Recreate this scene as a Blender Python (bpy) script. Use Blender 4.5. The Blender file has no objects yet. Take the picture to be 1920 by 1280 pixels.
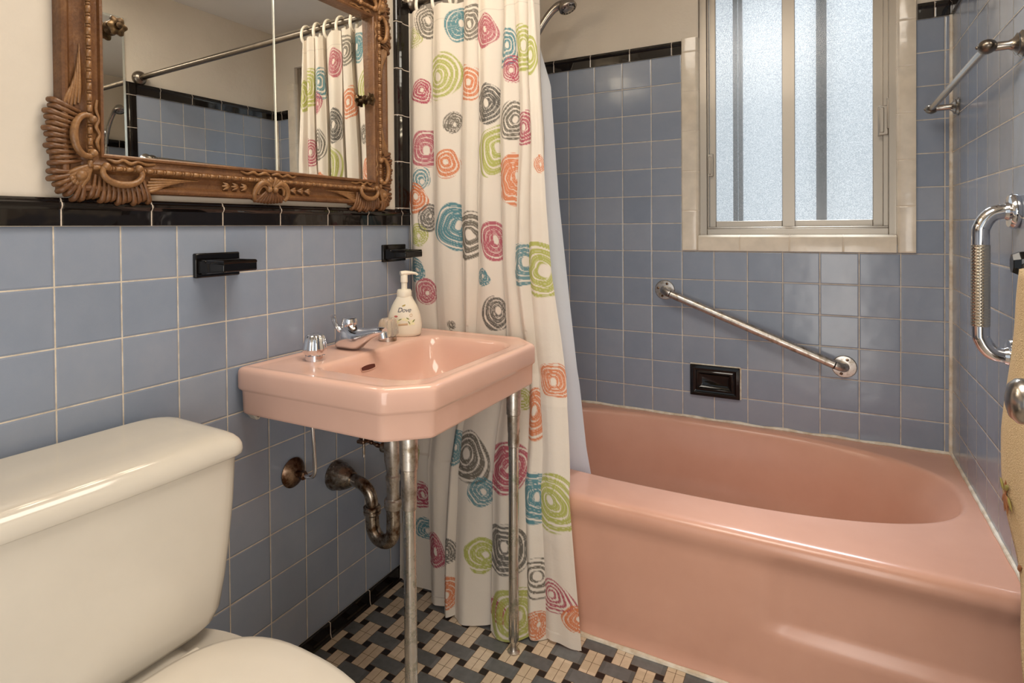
import bpy, bmesh, math, random
import numpy as np
from mathutils import Vector, Matrix
PI = math.pi
SC = bpy.context.scene
COL = SC.collection
random.seed(7)
rng = np.random.default_rng(5)

# ------------------------------------------------------------------ camera
cam_data = bpy.data.cameras.new('camera')
cam_data.sensor_width = 36.0
cam_data.lens = 1121.55 * 36 / 1920
cam_data.shift_x = 0.03007
cam_data.shift_y = -0.10394
cam_data.clip_start = 0.02
cam = bpy.data.objects.new('camera', cam_data)
COL.objects.link(cam)
CAM = Vector((1.1887, -0.5449, 1.1281))
_yaw, _pitch, _roll = -0.5200, -0.0126, -0.0088
_f = Vector((math.sin(_yaw) * math.cos(_pitch), math.cos(_yaw) * math.cos(_pitch), math.sin(_pitch)))
_r0 = Vector((math.cos(_yaw), -math.sin(_yaw), 0))
_u0 = _r0.cross(_f)
_r = math.cos(_roll) * _r0 + math.sin(_roll) * _u0
_u = -math.sin(_roll) * _r0 + math.cos(_roll) * _u0
cam.matrix_world = Matrix(((_r.x, _u.x, -_f.x, CAM.x), (_r.y, _u.y, -_f.y, CAM.y), (_r.z, _u.z, -_f.z, CAM.z), (0, 0, 0, 1)))
SC.camera = cam

# ------------------------------------------------------------------ world, lamps, exposure
SC.view_settings.view_transform = 'Standard'
SC.view_settings.look = 'None'
SC.view_settings.exposure = 0.17
SC.view_settings.gamma = 1.0
SC.view_settings.use_curve_mapping = False
world = bpy.data.worlds.new('daylight')
SC.world = world
world.use_nodes = True
wn = world.node_tree
wn.nodes['Background'].inputs[0].default_value = (0.86, 0.94, 1.0, 1)
wn.nodes['Background'].inputs[1].default_value = 0.72


def area_lamp(name, loc, target, sx, sy, power, color):
    d = bpy.data.lights.new(name, 'AREA')
    d.shape = 'RECTANGLE'
    d.size, d.size_y = sx, sy
    d.energy = power
    d.color = color
    o = bpy.data.objects.new(name, d)
    COL.objects.link(o)
    o.location = loc
    o.rotation_euler = (Vector(target) - Vector(loc)).to_track_quat('-Z', 'Y').to_euler()
    return o


area_lamp('ceiling_lamp_light', (0.90, 0.30, 2.235), (0.95, 0.30, 0), 0.7, 0.7, 15, (1.0, 0.91, 0.79))
area_lamp('fill_lamp_light', (1.34, -0.95, 0.66), (0.20, 0.62, 0.42), 0.7, 1.25, 12.5, (1.0, 0.94, 0.86))  # added fill lamp inside the room behind the camera, not a real fixture
area_lamp('window_daylight', (1.10, 2.75, 3.00), (0.95, 1.2, 0.5), 1.1, 0.9, 235, (0.88, 0.94, 1.0))

# ------------------------------------------------------------------ node helper
TH, TZ, Z0 = 0.1171, 0.1095, 1.1377      # tile pitch along the wall, tile pitch upwards, top row of the wainscot


class E:
    """socket wrapper with arithmetic"""
    def __init__(s, nt, v):
        s.nt, s.v = nt, v

    def op(s, o, *a, clamp=False):
        n = s.nt.nodes.new('ShaderNodeMath')
        n.operation = o
        n.use_clamp = clamp
        for i, x in enumerate((s,) + a):
            x = x.v if isinstance(x, E) else x
            if isinstance(x, (int, float)):
                n.inputs[i].default_value = x
            else:
                s.nt.links.new(x, n.inputs[i])
        return E(s.nt, n.outputs[0])

    def __add__(s, b): return s.op('ADD', b)
    def __sub__(s, b): return s.op('SUBTRACT', b)
    def __mul__(s, b): return s.op('MULTIPLY', b)
    def __truediv__(s, b): return s.op('DIVIDE', b)
    def fract(s): return s.op('FRACT')
    def floor(s): return s.op('FLOOR')
    def abs(s): return s.op('ABSOLUTE')
    def min(s, b): return s.op('MINIMUM', b)
    def max(s, b): return s.op('MAXIMUM', b)
    def lt(s, b): return s.op('LESS_THAN', b)
    def gt(s, b): return s.op('GREATER_THAN', b)
    def mod(s, b): return s.op('FLOORED_MODULO', b)

    def smooth(s, a, b):
        n = s.nt.nodes.new('ShaderNodeMapRange')
        n.interpolation_type = 'SMOOTHSTEP'
        s.nt.links.new(s.v, n.inputs[0])
        n.inputs[1].default_value = a
        n.inputs[2].default_value = b
        return E(s.nt, n.outputs[0])


class Mat:
    def __init__(s, name, rough=0.5, color=(0.8, 0.8, 0.8), metal=0.0, **kw):
        s.m = bpy.data.materials.new(name)
        s.m.use_nodes = True
        s.nt = s.m.node_tree
        s.b = s.nt.nodes['Principled BSDF']
        s.b.inputs['Base Color'].default_value = (*color, 1)
        s.b.inputs['Roughness'].default_value = rough
        s.b.inputs['Metallic'].default_value = metal
        for k, v in kw.items():
            s.b.inputs[k.replace('_', ' ')].default_value = v

    def pos(s):
        g = s.nt.nodes.new('ShaderNodeNewGeometry')
        x = s.nt.nodes.new('ShaderNodeSeparateXYZ')
        s.nt.links.new(g.outputs['Position'], x.inputs[0])
        s.posv = g.outputs['Position']
        return [E(s.nt, x.outputs[i]) for i in range(3)]

    def obj(s):
        g = s.nt.nodes.new('ShaderNodeTexCoord')
        x = s.nt.nodes.new('ShaderNodeSeparateXYZ')
        s.nt.links.new(g.outputs['Object'], x.inputs[0])
        s.posv = g.outputs['Object']
        return [E(s.nt, x.outputs[i]) for i in range(3)]

    def noise(s, scale, detail=3, rough=0.5, vec=None, stretch=None):
        n = s.nt.nodes.new('ShaderNodeTexNoise')
        n.inputs['Scale'].default_value = scale
        n.inputs['Detail'].default_value = detail
        n.inputs['Roughness'].default_value = rough
        vec = vec or getattr(s, 'posv', None)
        if stretch:
            m = s.nt.nodes.new('ShaderNodeMapping')
            m.inputs['Scale'].default_value = stretch
            s.nt.links.new(vec, m.inputs[0])
            vec = m.outputs[0]
        if vec:
            s.nt.links.new(vec, n.inputs['Vector'])
        return E(s.nt, n.outputs[0])

    def white(s, a, b):
        c = s.nt.nodes.new('ShaderNodeCombineXYZ')
        s.nt.links.new(a.v, c.inputs[0])
        s.nt.links.new(b.v, c.inputs[1])
        n = s.nt.nodes.new('ShaderNodeTexWhiteNoise')
        n.noise_dimensions = '2D'
        s.nt.links.new(c.outputs[0], n.inputs['Vector'])
        x = s.nt.nodes.new('ShaderNodeSeparateColor')
        s.nt.links.new(n.outputs['Color'], x.inputs[0])
        return [E(s.nt, x.outputs[i]) for i in range(3)]

    def mix(s, f, a, b):
        n = s.nt.nodes.new('ShaderNodeMix')
        n.data_type = 'RGBA'
        s.nt.links.new(f.v, n.inputs[0])
        for i, c in ((6, a), (7, b)):
            if isinstance(c, tuple):
                n.inputs[i].default_value = (*c, 1)
            else:
                s.nt.links.new(c, n.inputs[i])
        return n.outputs[2]

    def ramp(s, f, stops):
        n = s.nt.nodes.new('ShaderNodeValToRGB')
        s.nt.links.new(f.v, n.inputs[0])
        el = n.color_ramp.elements
        while len(el) < len(stops):
            el.new(0.5)
        for e, (p, c) in zip(el, stops):
            e.position = p
            e.color = (*c, 1)
        return n.outputs[0]

    def bump(s, h, dist=1.0, strength=1.0):
        n = s.nt.nodes.new('ShaderNodeBump')
        n.inputs['Strength'].default_value = strength
        n.inputs['Distance'].default_value = dist
        s.nt.links.new(h.v, n.inputs['Height'])
        s.nt.links.new(n.outputs[0], s.b.inputs['Normal'])

    def set(s, sock, v):
        s.nt.links.new(v.v if isinstance(v, E) else v, s.b.inputs[sock])


def tile_mat(name, axis, off):
    t = Mat(name, rough=0.13)
    p = t.pos()
    a = (p[axis] - off) / TH
    c = (p[2] - Z0) / TZ
    fa, fc = a.fract(), c.fract()
    da = (fa.min(fa.op('MULTIPLY_ADD', -1.0, 1.0))) * TH
    dc = (fc.min(fc.op('MULTIPLY_ADD', -1.0, 1.0))) * TZ
    d = da.min(dc)
    r = t.white(a.floor(), c.floor())
    wob = t.noise(260, 2)
    dd = d + (wob - 0.5) * 0.0007
    face = dd.smooth(0.0009, 0.0016)
    mott = t.noise(14, 4, 0.6)
    fine = t.noise(500, 1)
    k = r[0] * 0.55 + mott * 0.55 + (fine - 0.5) * 0.16
    blue = t.ramp(k, [(0.15, (0.212, 0.252, 0.325)), (0.55, (0.250, 0.288, 0.362)), (0.95, (0.292, 0.322, 0.385))])
    gn = t.noise(35, 3)
    grout = t.ramp(gn, [(0.35, (0.50, 0.42, 0.32)), (0.55, (0.66, 0.58, 0.47))])
    t.set('Base Color', t.mix(face, grout, blue))
    t.set('Roughness', (face * -0.56) + 0.74)
    edge = d.smooth(0.0006, 0.0050)
    h = edge * 0.0009 + (r[1] - 0.5) * fa * (TH * 0.016) + (r[2] - 0.5) * fc * (TZ * 0.016) + (t.noise(9, 2) - 0.5) * 0.0022
    t.bump(h)
    return t.m


def glaze_joint_mat(name, axis, off, period, color, grout, dark=True, jw=0.0011):
    t = Mat(name, rough=0.06 if dark else 0.12)
    p = t.pos()
    a = (p[axis] - off) / period
    f = a.fract()
    d = f.min(f.op('MULTIPLY_ADD', -1.0, 1.0)) * period
    face = (d + (t.noise(240, 2) - 0.5) * 0.0006).smooth(jw * 0.7, jw * 1.3)
    t.set('Base Color', t.mix(face, grout, t.mix(t.noise(20, 3), tuple(x * 0.75 for x in color), tuple(min(1, x * 1.2) for x in color))))
    t.set('Roughness', face * -0.6 + (0.66 if dark else 0.74))
    t.bump(d.smooth(0.0005, 0.004) * 0.0008 + (t.noise(16, 2) - 0.5) * 0.0012)
    return t.m


M = {}


def mats():
    t = Mat('cream_plaster', 0.62)
    t.pos()
    t.set('Base Color', t.ramp(t.noise(3.0, 4), [(0.3, (0.60, 0.53, 0.44)), (0.7, (0.68, 0.61, 0.52))]))
    t.bump(t.noise(45, 4, 0.6) * 0.0012 + t.noise(5, 2) * 0.004)
    M['plaster'] = t.m
    t = Mat('ceiling_paint', 0.8)
    t.pos()
    t.set('Base Color', t.ramp(t.noise(3.0, 4), [(0.3, (0.60, 0.57, 0.53)), (0.7, (0.66, 0.63, 0.58))]))
    M['ceiling'] = t.m
    M['tile_y'] = tile_mat('blue_wall_tile_side', 1, 0.0)
    M['tile_x'] = tile_mat('blue_wall_tile_back', 0, 0.240)
    blk, gr = (0.0065, 0.0045, 0.004), (0.62, 0.53, 0.44)
    M['cap_y'] = glaze_joint_mat('black_cap_tile_side', 1, 0.0093, 0.1655, blk, gr)
    M['cap_x'] = glaze_joint_mat('black_cap_tile_back', 0, 0.178, 0.1653, blk, gr)
    M['cap_z'] = glaze_joint_mat('black_cap_tile_upright', 2, 1.1927, 0.1490, blk, gr)
    M['base_y'] = glaze_joint_mat('black_base_tile', 1, 0.6634, 0.1650, blk, gr)
    wh, wg = (0.68, 0.60, 0.49), (0.60, 0.50, 0.40)
    M['wt_z'] = glaze_joint_mat('white_trim_tile_upright', 2, 1.1862, 0.1534, wh, wg, dark=False, jw=0.0008)
    M['wt_x'] = glaze_joint_mat('white_trim_tile_sill', 0, 0.9165, 0.1654, wh, wg, dark=False, jw=0.0008)
    t = Mat('caulk', 0.5, (0.70, 0.62, 0.52))
    t.pos()
    t.set('Base Color', t.ramp(t.noise(30, 4), [(0.35, (0.58, 0.47, 0.34)), (0.6, (0.76, 0.70, 0.60))]))
    t.bump(t.noise(90, 3) * 0.002)
    M['caulk'] = t.m
    # basket weave mosaic floor
    t = Mat('basketweave_floor', 0.35)
    p = t.pos()
    P, D = 0.0655, 0.0210
    a = (p[0] - 0.0775) / P + 0.5
    b = (p[1] - 0.793) / P + 0.5
    la = (a.fract() - 0.5) * P
    lb = (b.fract() - 0.5) * P
    par = (a.floor() + b.floor()).mod(2.0)          # 0: grey lies across, 1: white stands up
    H = (P - D) / 2
    ia, ib = la.abs() - H, lb.abs() - H             # >0: outside the band
    ina, inb = ia.lt(0.0), ib.lt(0.0)
    even = par.lt(0.5)
    odd = even.op('MULTIPLY_ADD', -1.0, 1.0)
    notdot = ina.max(inb)
    grey = even * inb + odd * inb * (ina.op('MULTIPLY_ADD', -1.0, 1.0))
    dot = notdot.op('MULTIPLY_ADD', -1.0, 1.0)
    g1 = ia.abs().min(ib.abs() + 0)
    # joints: borders of the bands, only where two pieces meet
    inner_a = even * ina * inb                      # middle of a grey piece: no border along a
    inner_b = odd * ina * inb
    ja = ia.abs() + inner_a * 1.0 + (even * inb) * 1.0
    jb = ib.abs() + (odd * ina) * 1.0
    wl = odd * ina
    jl = la.abs() + wl.op('MULTIPLY_ADD', -1.0, 1.0)            # long joint of a white pair
    jl2 = lb.abs() + wl.op('MULTIPLY_ADD', -1.0, 1.0)           # cross joint of a white pair
    sa = la.op('MULTIPLY', -1.0).abs()
    wstub = even * ina * (inb.op('MULTIPLY_ADD', -1.0, 1.0))    # end of a white pair in a grey cell
    jl3 = la.abs() + wstub.op('MULTIPLY_ADD', -1.0, 1.0)
    jd = ja.min(jb).min(jl).min(jl2).min(jl3) + (t.noise(300, 2) - 0.5) * 0.0006
    face = jd.smooth(0.0003, 0.0009)
    gn = t.noise(60, 4)
    idw = t.white(a.floor(), b.floor())[0]
    gcol = t.ramp(gn * 0.6 + idw * 0.4, [(0.3, (0.105, 0.110, 0.112)), (0.7, (0.17, 0.175, 0.178))])
    wcol = t.ramp(gn * 0.6 + idw * 0.4, [(0.3, (0.60, 0.48, 0.34)), (0.7, (0.74, 0.61, 0.46))])
    c1 = t.mix(grey, wcol, gcol)
    c2 = t.mix(dot, c1, (0.012, 0.008, 0.008))
    t.set('Base Color', t.mix(face, (0.15, 0.085, 0.035), c2))
    t.set('Roughness', face * -0.45 + 0.8)
    t.bump(face * 0.0006)
    M['floor'] = t.m
    # porcelain
    def porcelain(name, lo, hi, rough):
        t = Mat(name, rough)
        t.pos()
        t.set('Base Color', t.ramp(t.noise(5, 4, 0.6), [(0.3, lo), (0.7, hi)]))
        t.bump(t.noise(4, 2) * 0.002)
        return t.m
    M['pink'] = porcelain('pink_basin_porcelain', (0.700, 0.440, 0.350), (0.740, 0.472, 0.380), 0.10)
    M['pink_tub'] = porcelain('pink_tub_enamel', (0.615, 0.335, 0.245), (0.660, 0.368, 0.272), 0.22)
    M['white'] = porcelain('off_white_porcelain', (0.575, 0.525, 0.45), (0.62, 0.57, 0.49), 0.10)
    M['seat'] = porcelain('off_white_seat_plastic', (0.68, 0.62, 0.53), (0.72, 0.66, 0.57), 0.22)
    # metals
    def metal(name, col, rough, tarn=None, amt=0.55):
        t = Mat(name, rough, col, 1.0)
        t.pos()
        if tarn:
            n = t.noise(38, 5, 0.65)
            t.set('Base Color', t.ramp(n, [(amt - 0.08, col), (amt + 0.12, tarn)]))
            t.set('Roughness', n * 0.5 + max(0.0, rough - 0.18))
        return t.m
    M['chrome'] = metal('chrome', (0.74, 0.74, 0.76), 0.08)
    M['chrome_old'] = metal('worn_chrome', (0.60, 0.56, 0.52), 0.27, (0.30, 0.24, 0.17), 0.56)
    M['leg_metal'] = metal('corroded_chrome_leg', (0.66, 0.64, 0.61), 0.18, (0.36, 0.38, 0.30), 0.58)
    M['trap'] = metal('tarnished_trap_metal', (0.42, 0.37, 0.31), 0.22, (0.10, 0.055, 0.028), 0.50)
    M['rust'] = metal('rusty_metal', (0.34, 0.24, 0.17), 0.3, (0.09, 0.04, 0.02), 0.46)
    M['nickel'] = metal('brushed_nickel', (0.44, 0.40, 0.36), 0.24)
    M['bronze'] = metal('dull_bronze_rod', (0.22, 0.185, 0.15), 0.30)
    M['brass_dark'] = metal('dark_antique_brass', (0.13, 0.085, 0.045), 0.32, (0.035, 0.022, 0.014), 0.5)
    M['alu'] = metal('dull_aluminium', (0.42, 0.375, 0.32), 0.42)
    M['alu_dark'] = Mat('dark_storm_frame_paint', 0.6, (0.05, 0.045, 0.04)).m
    t = Mat('knurled_chrome', 0.2, (0.66, 0.60, 0.50), 1.0)
    p = t.obj()
    ang = p[1].op('ARCTAN2', p[0]) * 7.0
    h1 = (ang + p[2] * 900.0).op('SINE')
    h2 = (ang - p[2] * 900.0).op('SINE')
    t.bump(h1.max(h2) * 0.0004)
    M['knurl'] = t.m
    t = Mat('black_ceramic', 0.07, (0.003, 0.0022, 0.002), Specular_IOR_Level=0.38)
    M['black'] = t.m
    M['rubber'] = Mat('black_rubber', 0.5, (0.012, 0.011, 0.011)).m
    M['dark_hole'] = Mat('rusty_overflow_hole', 0.6, (0.10, 0.02, 0.012)).m
    t = Mat('clear_acrylic', 0.12, (0.92, 0.84, 0.72), Transmission_Weight=0.75, IOR=1.35)
    M['acrylic'] = t.m
    # gilt wood frame
    t = Mat('carved_brown_wood', 0.42)
    t.pos()
    n = t.noise(30, 5, 0.6, stretch=(1, 1, 1)) * 0.6 + t.noise(220, 3) * 0.4
    t.set('Base Color', t.ramp(n, [(0.32, (0.085, 0.032, 0.011)), (0.55, (0.155, 0.066, 0.023)), (0.75, (0.25, 0.125, 0.046))]))
    t.bump(t.noise(150, 3) * 0.0008)
    M['wood'] = t.m
    t = Mat('carved_wood_highlights', 0.40)
    t.pos()
    n = t.noise(40, 5, 0.6) * 0.6 + t.noise(220, 3) * 0.4
    t.set('Base Color', t.ramp(n, [(0.32, (0.15, 0.068, 0.024)), (0.55, (0.26, 0.128, 0.048)), (0.75, (0.38, 0.205, 0.085))]))
    t.bump(t.noise(150, 3) * 0.0008)
    M['wood_hi'] = t.m
    M['mirror'] = Mat('silvered_glass', 0.004, (0.90, 0.91, 0.89), 1.0).m
    M['mirror_edge'] = Mat('polished_glass_edge', 0.15, (0.78, 0.80, 0.74), 0.6).m
    # frosted glass
    t = Mat('frosted_glass', 0.4)
    t.pos()
    nt = t.nt
    n1 = t.noise(330, 2, 0.6)
    n2 = t.noise(2.2, 2)
    col = t.ramp(n1, [(0.36, (0.70, 0.73, 0.75)), (0.62, (1.0, 1.0, 1.0))])
    tr = nt.nodes.new('ShaderNodeBsdfTransparent')
    nt.links.new(col, tr.inputs[0])
    tl = nt.nodes.new('ShaderNodeBsdfTranslucent')
    nt.links.new(col, tl.inputs[0])
    gl = nt.nodes.new('ShaderNodeBsdfGlossy')
    gl.inputs['Roughness'].default_value = 0.3
    m1 = nt.nodes.new('ShaderNodeMixShader')
    m1.inputs[0].default_value = 0.035
    nt.links.new(tr.outputs[0], m1.inputs[1])
    nt.links.new(tl.outputs[0], m1.inputs[2])
    m2 = nt.nodes.new('ShaderNodeMixShader')
    m2.inputs[0].default_value = 0.06
    nt.links.new(m1.outputs[0], m2.inputs[1])
    nt.links.new(gl.outputs[0], m2.inputs[2])
    nt.links.new(m2.outputs[0], nt.nodes['Material Output'].inputs[0])
    M['frost'] = t.m
    # cloth
    t = Mat('printed_curtain_cloth', 0.75)
    a = t.nt.nodes.new('ShaderNodeAttribute')
    a.attribute_name = 'print'
    t.set('Base Color', a.outputs['Color'])
    t.pos()
    t.bump(t.noise(900, 1) * 0.0003 + t.noise(30, 3) * 0.0015)
    tl = t.nt.nodes.new('ShaderNodeBsdfTranslucent')
    t.nt.links.new(a.outputs['Color'], tl.inputs[0])
    mx = t.nt.nodes.new('ShaderNodeMixShader')
    mx.inputs[0].default_value = 0.22
    t.nt.links.new(t.b.outputs[0], mx.inputs[1])
    t.nt.links.new(tl.outputs[0], mx.inputs[2])
    t.nt.links.new(mx.outputs[0], t.nt.nodes['Material Output'].inputs[0])
    M['curtain'] = t.m
    t = Mat('white_liner_cloth', 0.55, (0.80, 0.81, 0.84))
    t.pos()
    t.bump(t.noise(25, 3) * 0.002)
    tl = t.nt.nodes.new('ShaderNodeBsdfTranslucent')
    tl.inputs[0].default_value = (0.85, 0.87, 0.92, 1)
    mx = t.nt.nodes.new('ShaderNodeMixShader')
    mx.inputs[0].default_value = 0.4
    t.nt.links.new(t.b.outputs[0], mx.inputs[1])
    t.nt.links.new(tl.outputs[0], mx.inputs[2])
    t.nt.links.new(mx.outputs[0], t.nt.nodes['Material Output'].inputs[0])
    M['liner'] = t.m
    t = Mat('tan_terry_cloth', 0.9)
    t.pos()
    t.set('Base Color', t.ramp(t.noise(420, 2), [(0.3, (0.68, 0.47, 0.24)), (0.7, (0.88, 0.68, 0.41))]))
    t.bump(t.noise(380, 2) * 0.004)
    M['towel'] = t.m
    M['emb_green'] = Mat('olive_embroidery', 0.8, (0.32, 0.27, 0.07)).m
    M['emb_brown'] = Mat('brown_embroidery', 0.8, (0.33, 0.13, 0.05)).m
    M['ring'] = Mat('white_plastic_ring', 0.35, (0.80, 0.74, 0.64)).m
    M['bottle'] = Mat('cream_bottle_plastic', 0.32, (0.80, 0.73, 0.60)).m
    M['ink_blue'] = Mat('navy_ink', 0.5, (0.016, 0.018, 0.06)).m
    M['ink_gold'] = Mat('gold_ink', 0.4, (0.42, 0.30, 0.06)).m
    M['ink_pink'] = Mat('rose_ink', 0.5, (0.50, 0.13, 0.12)).m
    M['ink_green'] = Mat('leaf_green_ink', 0.5, (0.22, 0.26, 0.06)).m
    M['ink_cream'] = Mat('pale_flower_ink', 0.5, (0.82, 0.76, 0.48)).m
    M['ink_tan'] = Mat('tan_ink', 0.5, (0.56, 0.38, 0.22)).m
    M['door_paint'] = Mat('white_door_paint', 0.45, (0.72, 0.66, 0.56)).m
    t = Mat('lit_frosted_globe', 0.3, (1, 0.95, 0.85))
    t.b.inputs['Emission Color'].default_value = (1.0, 0.84, 0.62, 1)
    t.b.inputs['Emission Strength'].default_value = 26.0
    M['globe'] = t.m


mats()


# ------------------------------------------------------------------ mesh helpers
class MB:
    def __init__(s):
        s.v, s.f, s.mi = [], [], []
        s.cur = 0

    def add(s, vs, fs):
        k = len(s.v)
        s.v.extend([tuple(p) for p in vs])
        s.f.extend([tuple(i + k for i in f) for f in fs])
        s.mi.extend([s.cur] * len(fs))
        return s

    def box(s, a, b):
        (x0, y0, z0), (x1, y1, z1) = a, b
        vs = [(x, y, z) for x in (x0, x1) for y in (y0, y1) for z in (z0, z1)]
        return s.add(vs, [(0, 1, 3, 2), (4, 6, 7, 5), (0, 4, 5, 1), (2, 3, 7, 6), (0, 2, 6, 4), (1, 5, 7, 3)])

    def rings(s, rs, cap0=True, cap1=True, closed=True):
        n = len(rs[0])
        vs = [p for r in rs for p in r]
        fs = []
        m = n if closed else n - 1
        for i in range(len(rs) - 1):
            for j in range(m):
                fs.append((i * n + j, i * n + (j + 1) % n, (i + 1) * n + (j + 1) % n, (i + 1) * n + j))
        if cap0:
            fs.append(tuple(range(n))[::-1])
        if cap1:
            fs.append(tuple((len(rs) - 1) * n + j for j in range(n)))
        return s.add(vs, fs)

    def tube(s, path, r, n=12, caps=True, closed=False, flat=None):
        """round tube through path; r is a number or one per point; flat=(normal, ratio) squashes it"""
        P = [Vector(p) for p in path]
        k = len(P)
        R = [r] * k if isinstance(r, (int, float)) else list(r)
        T = []
        for i in range(k):
            if closed:
                t = P[(i + 1) % k] - P[i - 1]
            else:
                t = P[min(i + 1, k - 1)] - P[max(i - 1, 0)]
            T.append(t.normalized())
        up = Vector((0, 0, 1)) if abs(T[0].z) < 0.9 else Vector((1, 0, 0))
        u = (up - T[0] * up.dot(T[0])).normalized()
        rs = []
        for i in range(k):
            u = (u - T[i] * u.dot(T[i]))
            u = u.normalized() if u.length > 1e-6 else T[i].orthogonal().normalized()
            w = T[i].cross(u)
            ring = []
            for j in range(n):
                a = 2 * PI * j / n
                d = (u * math.cos(a) + w * math.sin(a)) * R[i]
                if flat:
                    nn, q = flat
                    d = d - nn * d.dot(nn) * (1 - q)
                ring.append(P[i] + d)
            rs.append(ring)
        if closed:
            rs.append(rs[0])
            return s.rings(rs, False, False)
        return s.rings(rs, caps, caps)

    def lathe(s, prof, M4=None, n=32, mod=None):
        """profile of (r, h); about local z, then transformed by M4; mod(angle, h) scales r"""
        M4 = M4 or Matrix.Identity(4)
        rs = []
        for i, (r, h) in enumerate(prof):
            rs.append([M4 @ Vector((max(r, 1e-5) * math.cos(a) * (mod(a, i) if mod else 1), max(r, 1e-5) * math.sin(a) * (mod(a, i) if mod else 1), h)) for a in [2 * PI * j / n for j in range(n)]])
        return s.rings(rs)

    def ball(s, c, r, n=16, m=10, M3=None):
        r = (r, r, r) if isinstance(r, (int, float)) else r
        M3 = M3 or Matrix.Identity(3)
        rs = []
        for i in range(m + 1):
            t = PI * i / m
            q = max(math.sin(t), 1e-3)
            rs.append([Vector(c) + M3 @ Vector((r[0] * q * math.cos(2 * PI * j / n), r[1] * q * math.sin(2 * PI * j / n), -r[2] * math.cos(t))) for j in range(n)])
        return s.rings(rs)

    def mesh(s, name, mat, smooth=35):
        me = bpy.data.meshes.new(name)
        me.from_pydata(s.v, [], s.f)
        bm = bmesh.new()
        bm.from_mesh(me)
        bmesh.ops.recalc_face_normals(bm, faces=bm.faces)
        bm.to_mesh(me)
        bm.free()
        for m in (mat if isinstance(mat, (list, tuple)) else [mat]):
            me.materials.append(m)
        if isinstance(mat, (list, tuple)):
            me.polygons.foreach_set('material_index', s.mi)
        if smooth:
            me.polygons.foreach_set('use_smooth', [True] * len(me.polygons))
            me.set_sharp_from_angle(angle=math.radians(smooth))
        me.update()
        return me

    def build(s, name, mat, parent=None, smooth=35, bevel=0, seg=2):
        o = bpy.data.objects.new(name, s.mesh(name, mat, smooth))
        COL.objects.link(o)
        if parent:
            o.parent = parent
            o.matrix_parent_inverse = Matrix.Translation(-parent.location) if parent.get('at_base') else Matrix.Identity(4)
        if bevel:
            b = o.modifiers.new('edge', 'BEVEL')
            b.width = bevel
            b.segments = seg
            b.limit_method = 'ANGLE'
        return o


def tag(o, label, cat, group=None, kind=None):
    if label:
        o['label'] = label
    if cat:
        o['category'] = cat
    if group:
        o['group'] = group
    if kind:
        o['kind'] = kind
    return o


def thing(name, label, cat, loc=(0, 0, 0), group=None):
    """an Empty at the thing's base; its parts are built in world coordinates"""
    o = bpy.data.objects.new(name, None)
    o.empty_display_size = 0.05
    COL.objects.link(o)
    o.location = loc
    o['at_base'] = 1
    return tag(o, label, cat, group)


def struct(name, mb, mat, label=None, parent=None, **kw):
    o = mb.build(name, mat, parent, **kw)
    if not parent:
        o['kind'] = 'structure'
        if label:
            o['label'] = label
            o['category'] = name.split('_')[0]
    return o


def frame_of(axis):
    """rotation whose z axis points along axis"""
    return Vector(axis).to_track_quat('Z', 'Y').to_matrix().to_4x4()


def at(loc, axis=(0, 0, 1)):
    return Matrix.Translation(Vector(loc)) @ frame_of(axis)


def spline(pts, per=8):
    """Catmull-Rom through points"""
    P = [Vector(p) for p in pts]
    P = [P[0] * 2 - P[1]] + P + [P[-1] * 2 - P[-2]]
    out = []
    for i in range(1, len(P) - 2):
        for k in range(per):
            t = k / per
            a, b, c, d = P[i - 1], P[i], P[i + 1], P[i + 2]
            out.append(0.5 * ((2 * b) + (c - a) * t + (2 * a - 5 * b + 4 * c - d) * t * t + (3 * b - a - 3 * c + d) * t ** 3))
    out.append(P[-2])
    return out


def lerp_list(xs, ys, n):
    t = np.linspace(xs[0], xs[-1], n)
    return list(np.interp(t, xs, ys))


# ------------------------------------------------------------------ the room
XR, YB, ZC, YF = 1.548, 1.874, 2.29, -1.62
TUB_Y = 1.012
b = MB().box((-0.1, YF - 0.1, -0.1), (XR + 0.1, YB + 0.2, 0.0))
struct('floor', b, M['floor'], 'black white and grey basketweave mosaic tile floor', smooth=0)
b = MB().box((-0.1, YF - 0.1, ZC), (XR + 0.1, YB + 0.2, ZC + 0.1))
struct('ceiling', b, M['ceiling'], 'off-white painted ceiling seen in the mirror', smooth=0)
ZT = Z0 + 6 * TZ          # top of the tall tiling round the tub


def side_wall(name, x, s, label):
    w = MB()
    w.cur = 0
    w.box((min(x - s * 0.005, x - s * 0.12), YF - 0.1, 0.0), (max(x - s * 0.005, x - s * 0.12), YB + 0.2, ZC))
    w.cur = 1
    lo, hi = sorted((x - s * 0.006, x))
    w.box((lo, YF, 0.0), (hi, 1.02, Z0))
    w.box((lo, 1.02, 0.0), (hi, YB + 0.001, ZT))
    return struct(name, w, [M['plaster'], M['tile_y']], label, smooth=0)


side_wall('wall_left', 0.0, 1, 'wall of pale blue square tiles below cream plaster behind basin')
side_wall('wall_right', XR, -1, 'blue tiled side wall at the head of the pink tub')
WX0, WX1, WZ0, WZ1 = 0.770, 1.405, 1.088, 2.08
w = MB()
w.cur = 1
for a, c in (((0, YB, 0), (WX0 - 0.03, YB + 0.006, ZT)), ((WX1 + 0.02, YB, 0), (XR, YB + 0.006, ZT)), ((WX0 - 0.03, YB, 0), (WX1 + 0.02, YB + 0.006, WZ0 - 0.03))):
    w.box(a, c)
w.cur = 0
for a, c in (((-0.1, YB + 0.005, 0), (WX0, YB + 0.16, ZC)), ((WX1, YB + 0.005, 0), (XR + 0.1, YB + 0.16, ZC)), ((WX0, YB + 0.005, 0), (WX1, YB + 0.16, WZ0)), ((WX0, YB + 0.005, WZ1), (WX1, YB + 0.16, ZC))):
    w.box(a, c)
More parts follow.
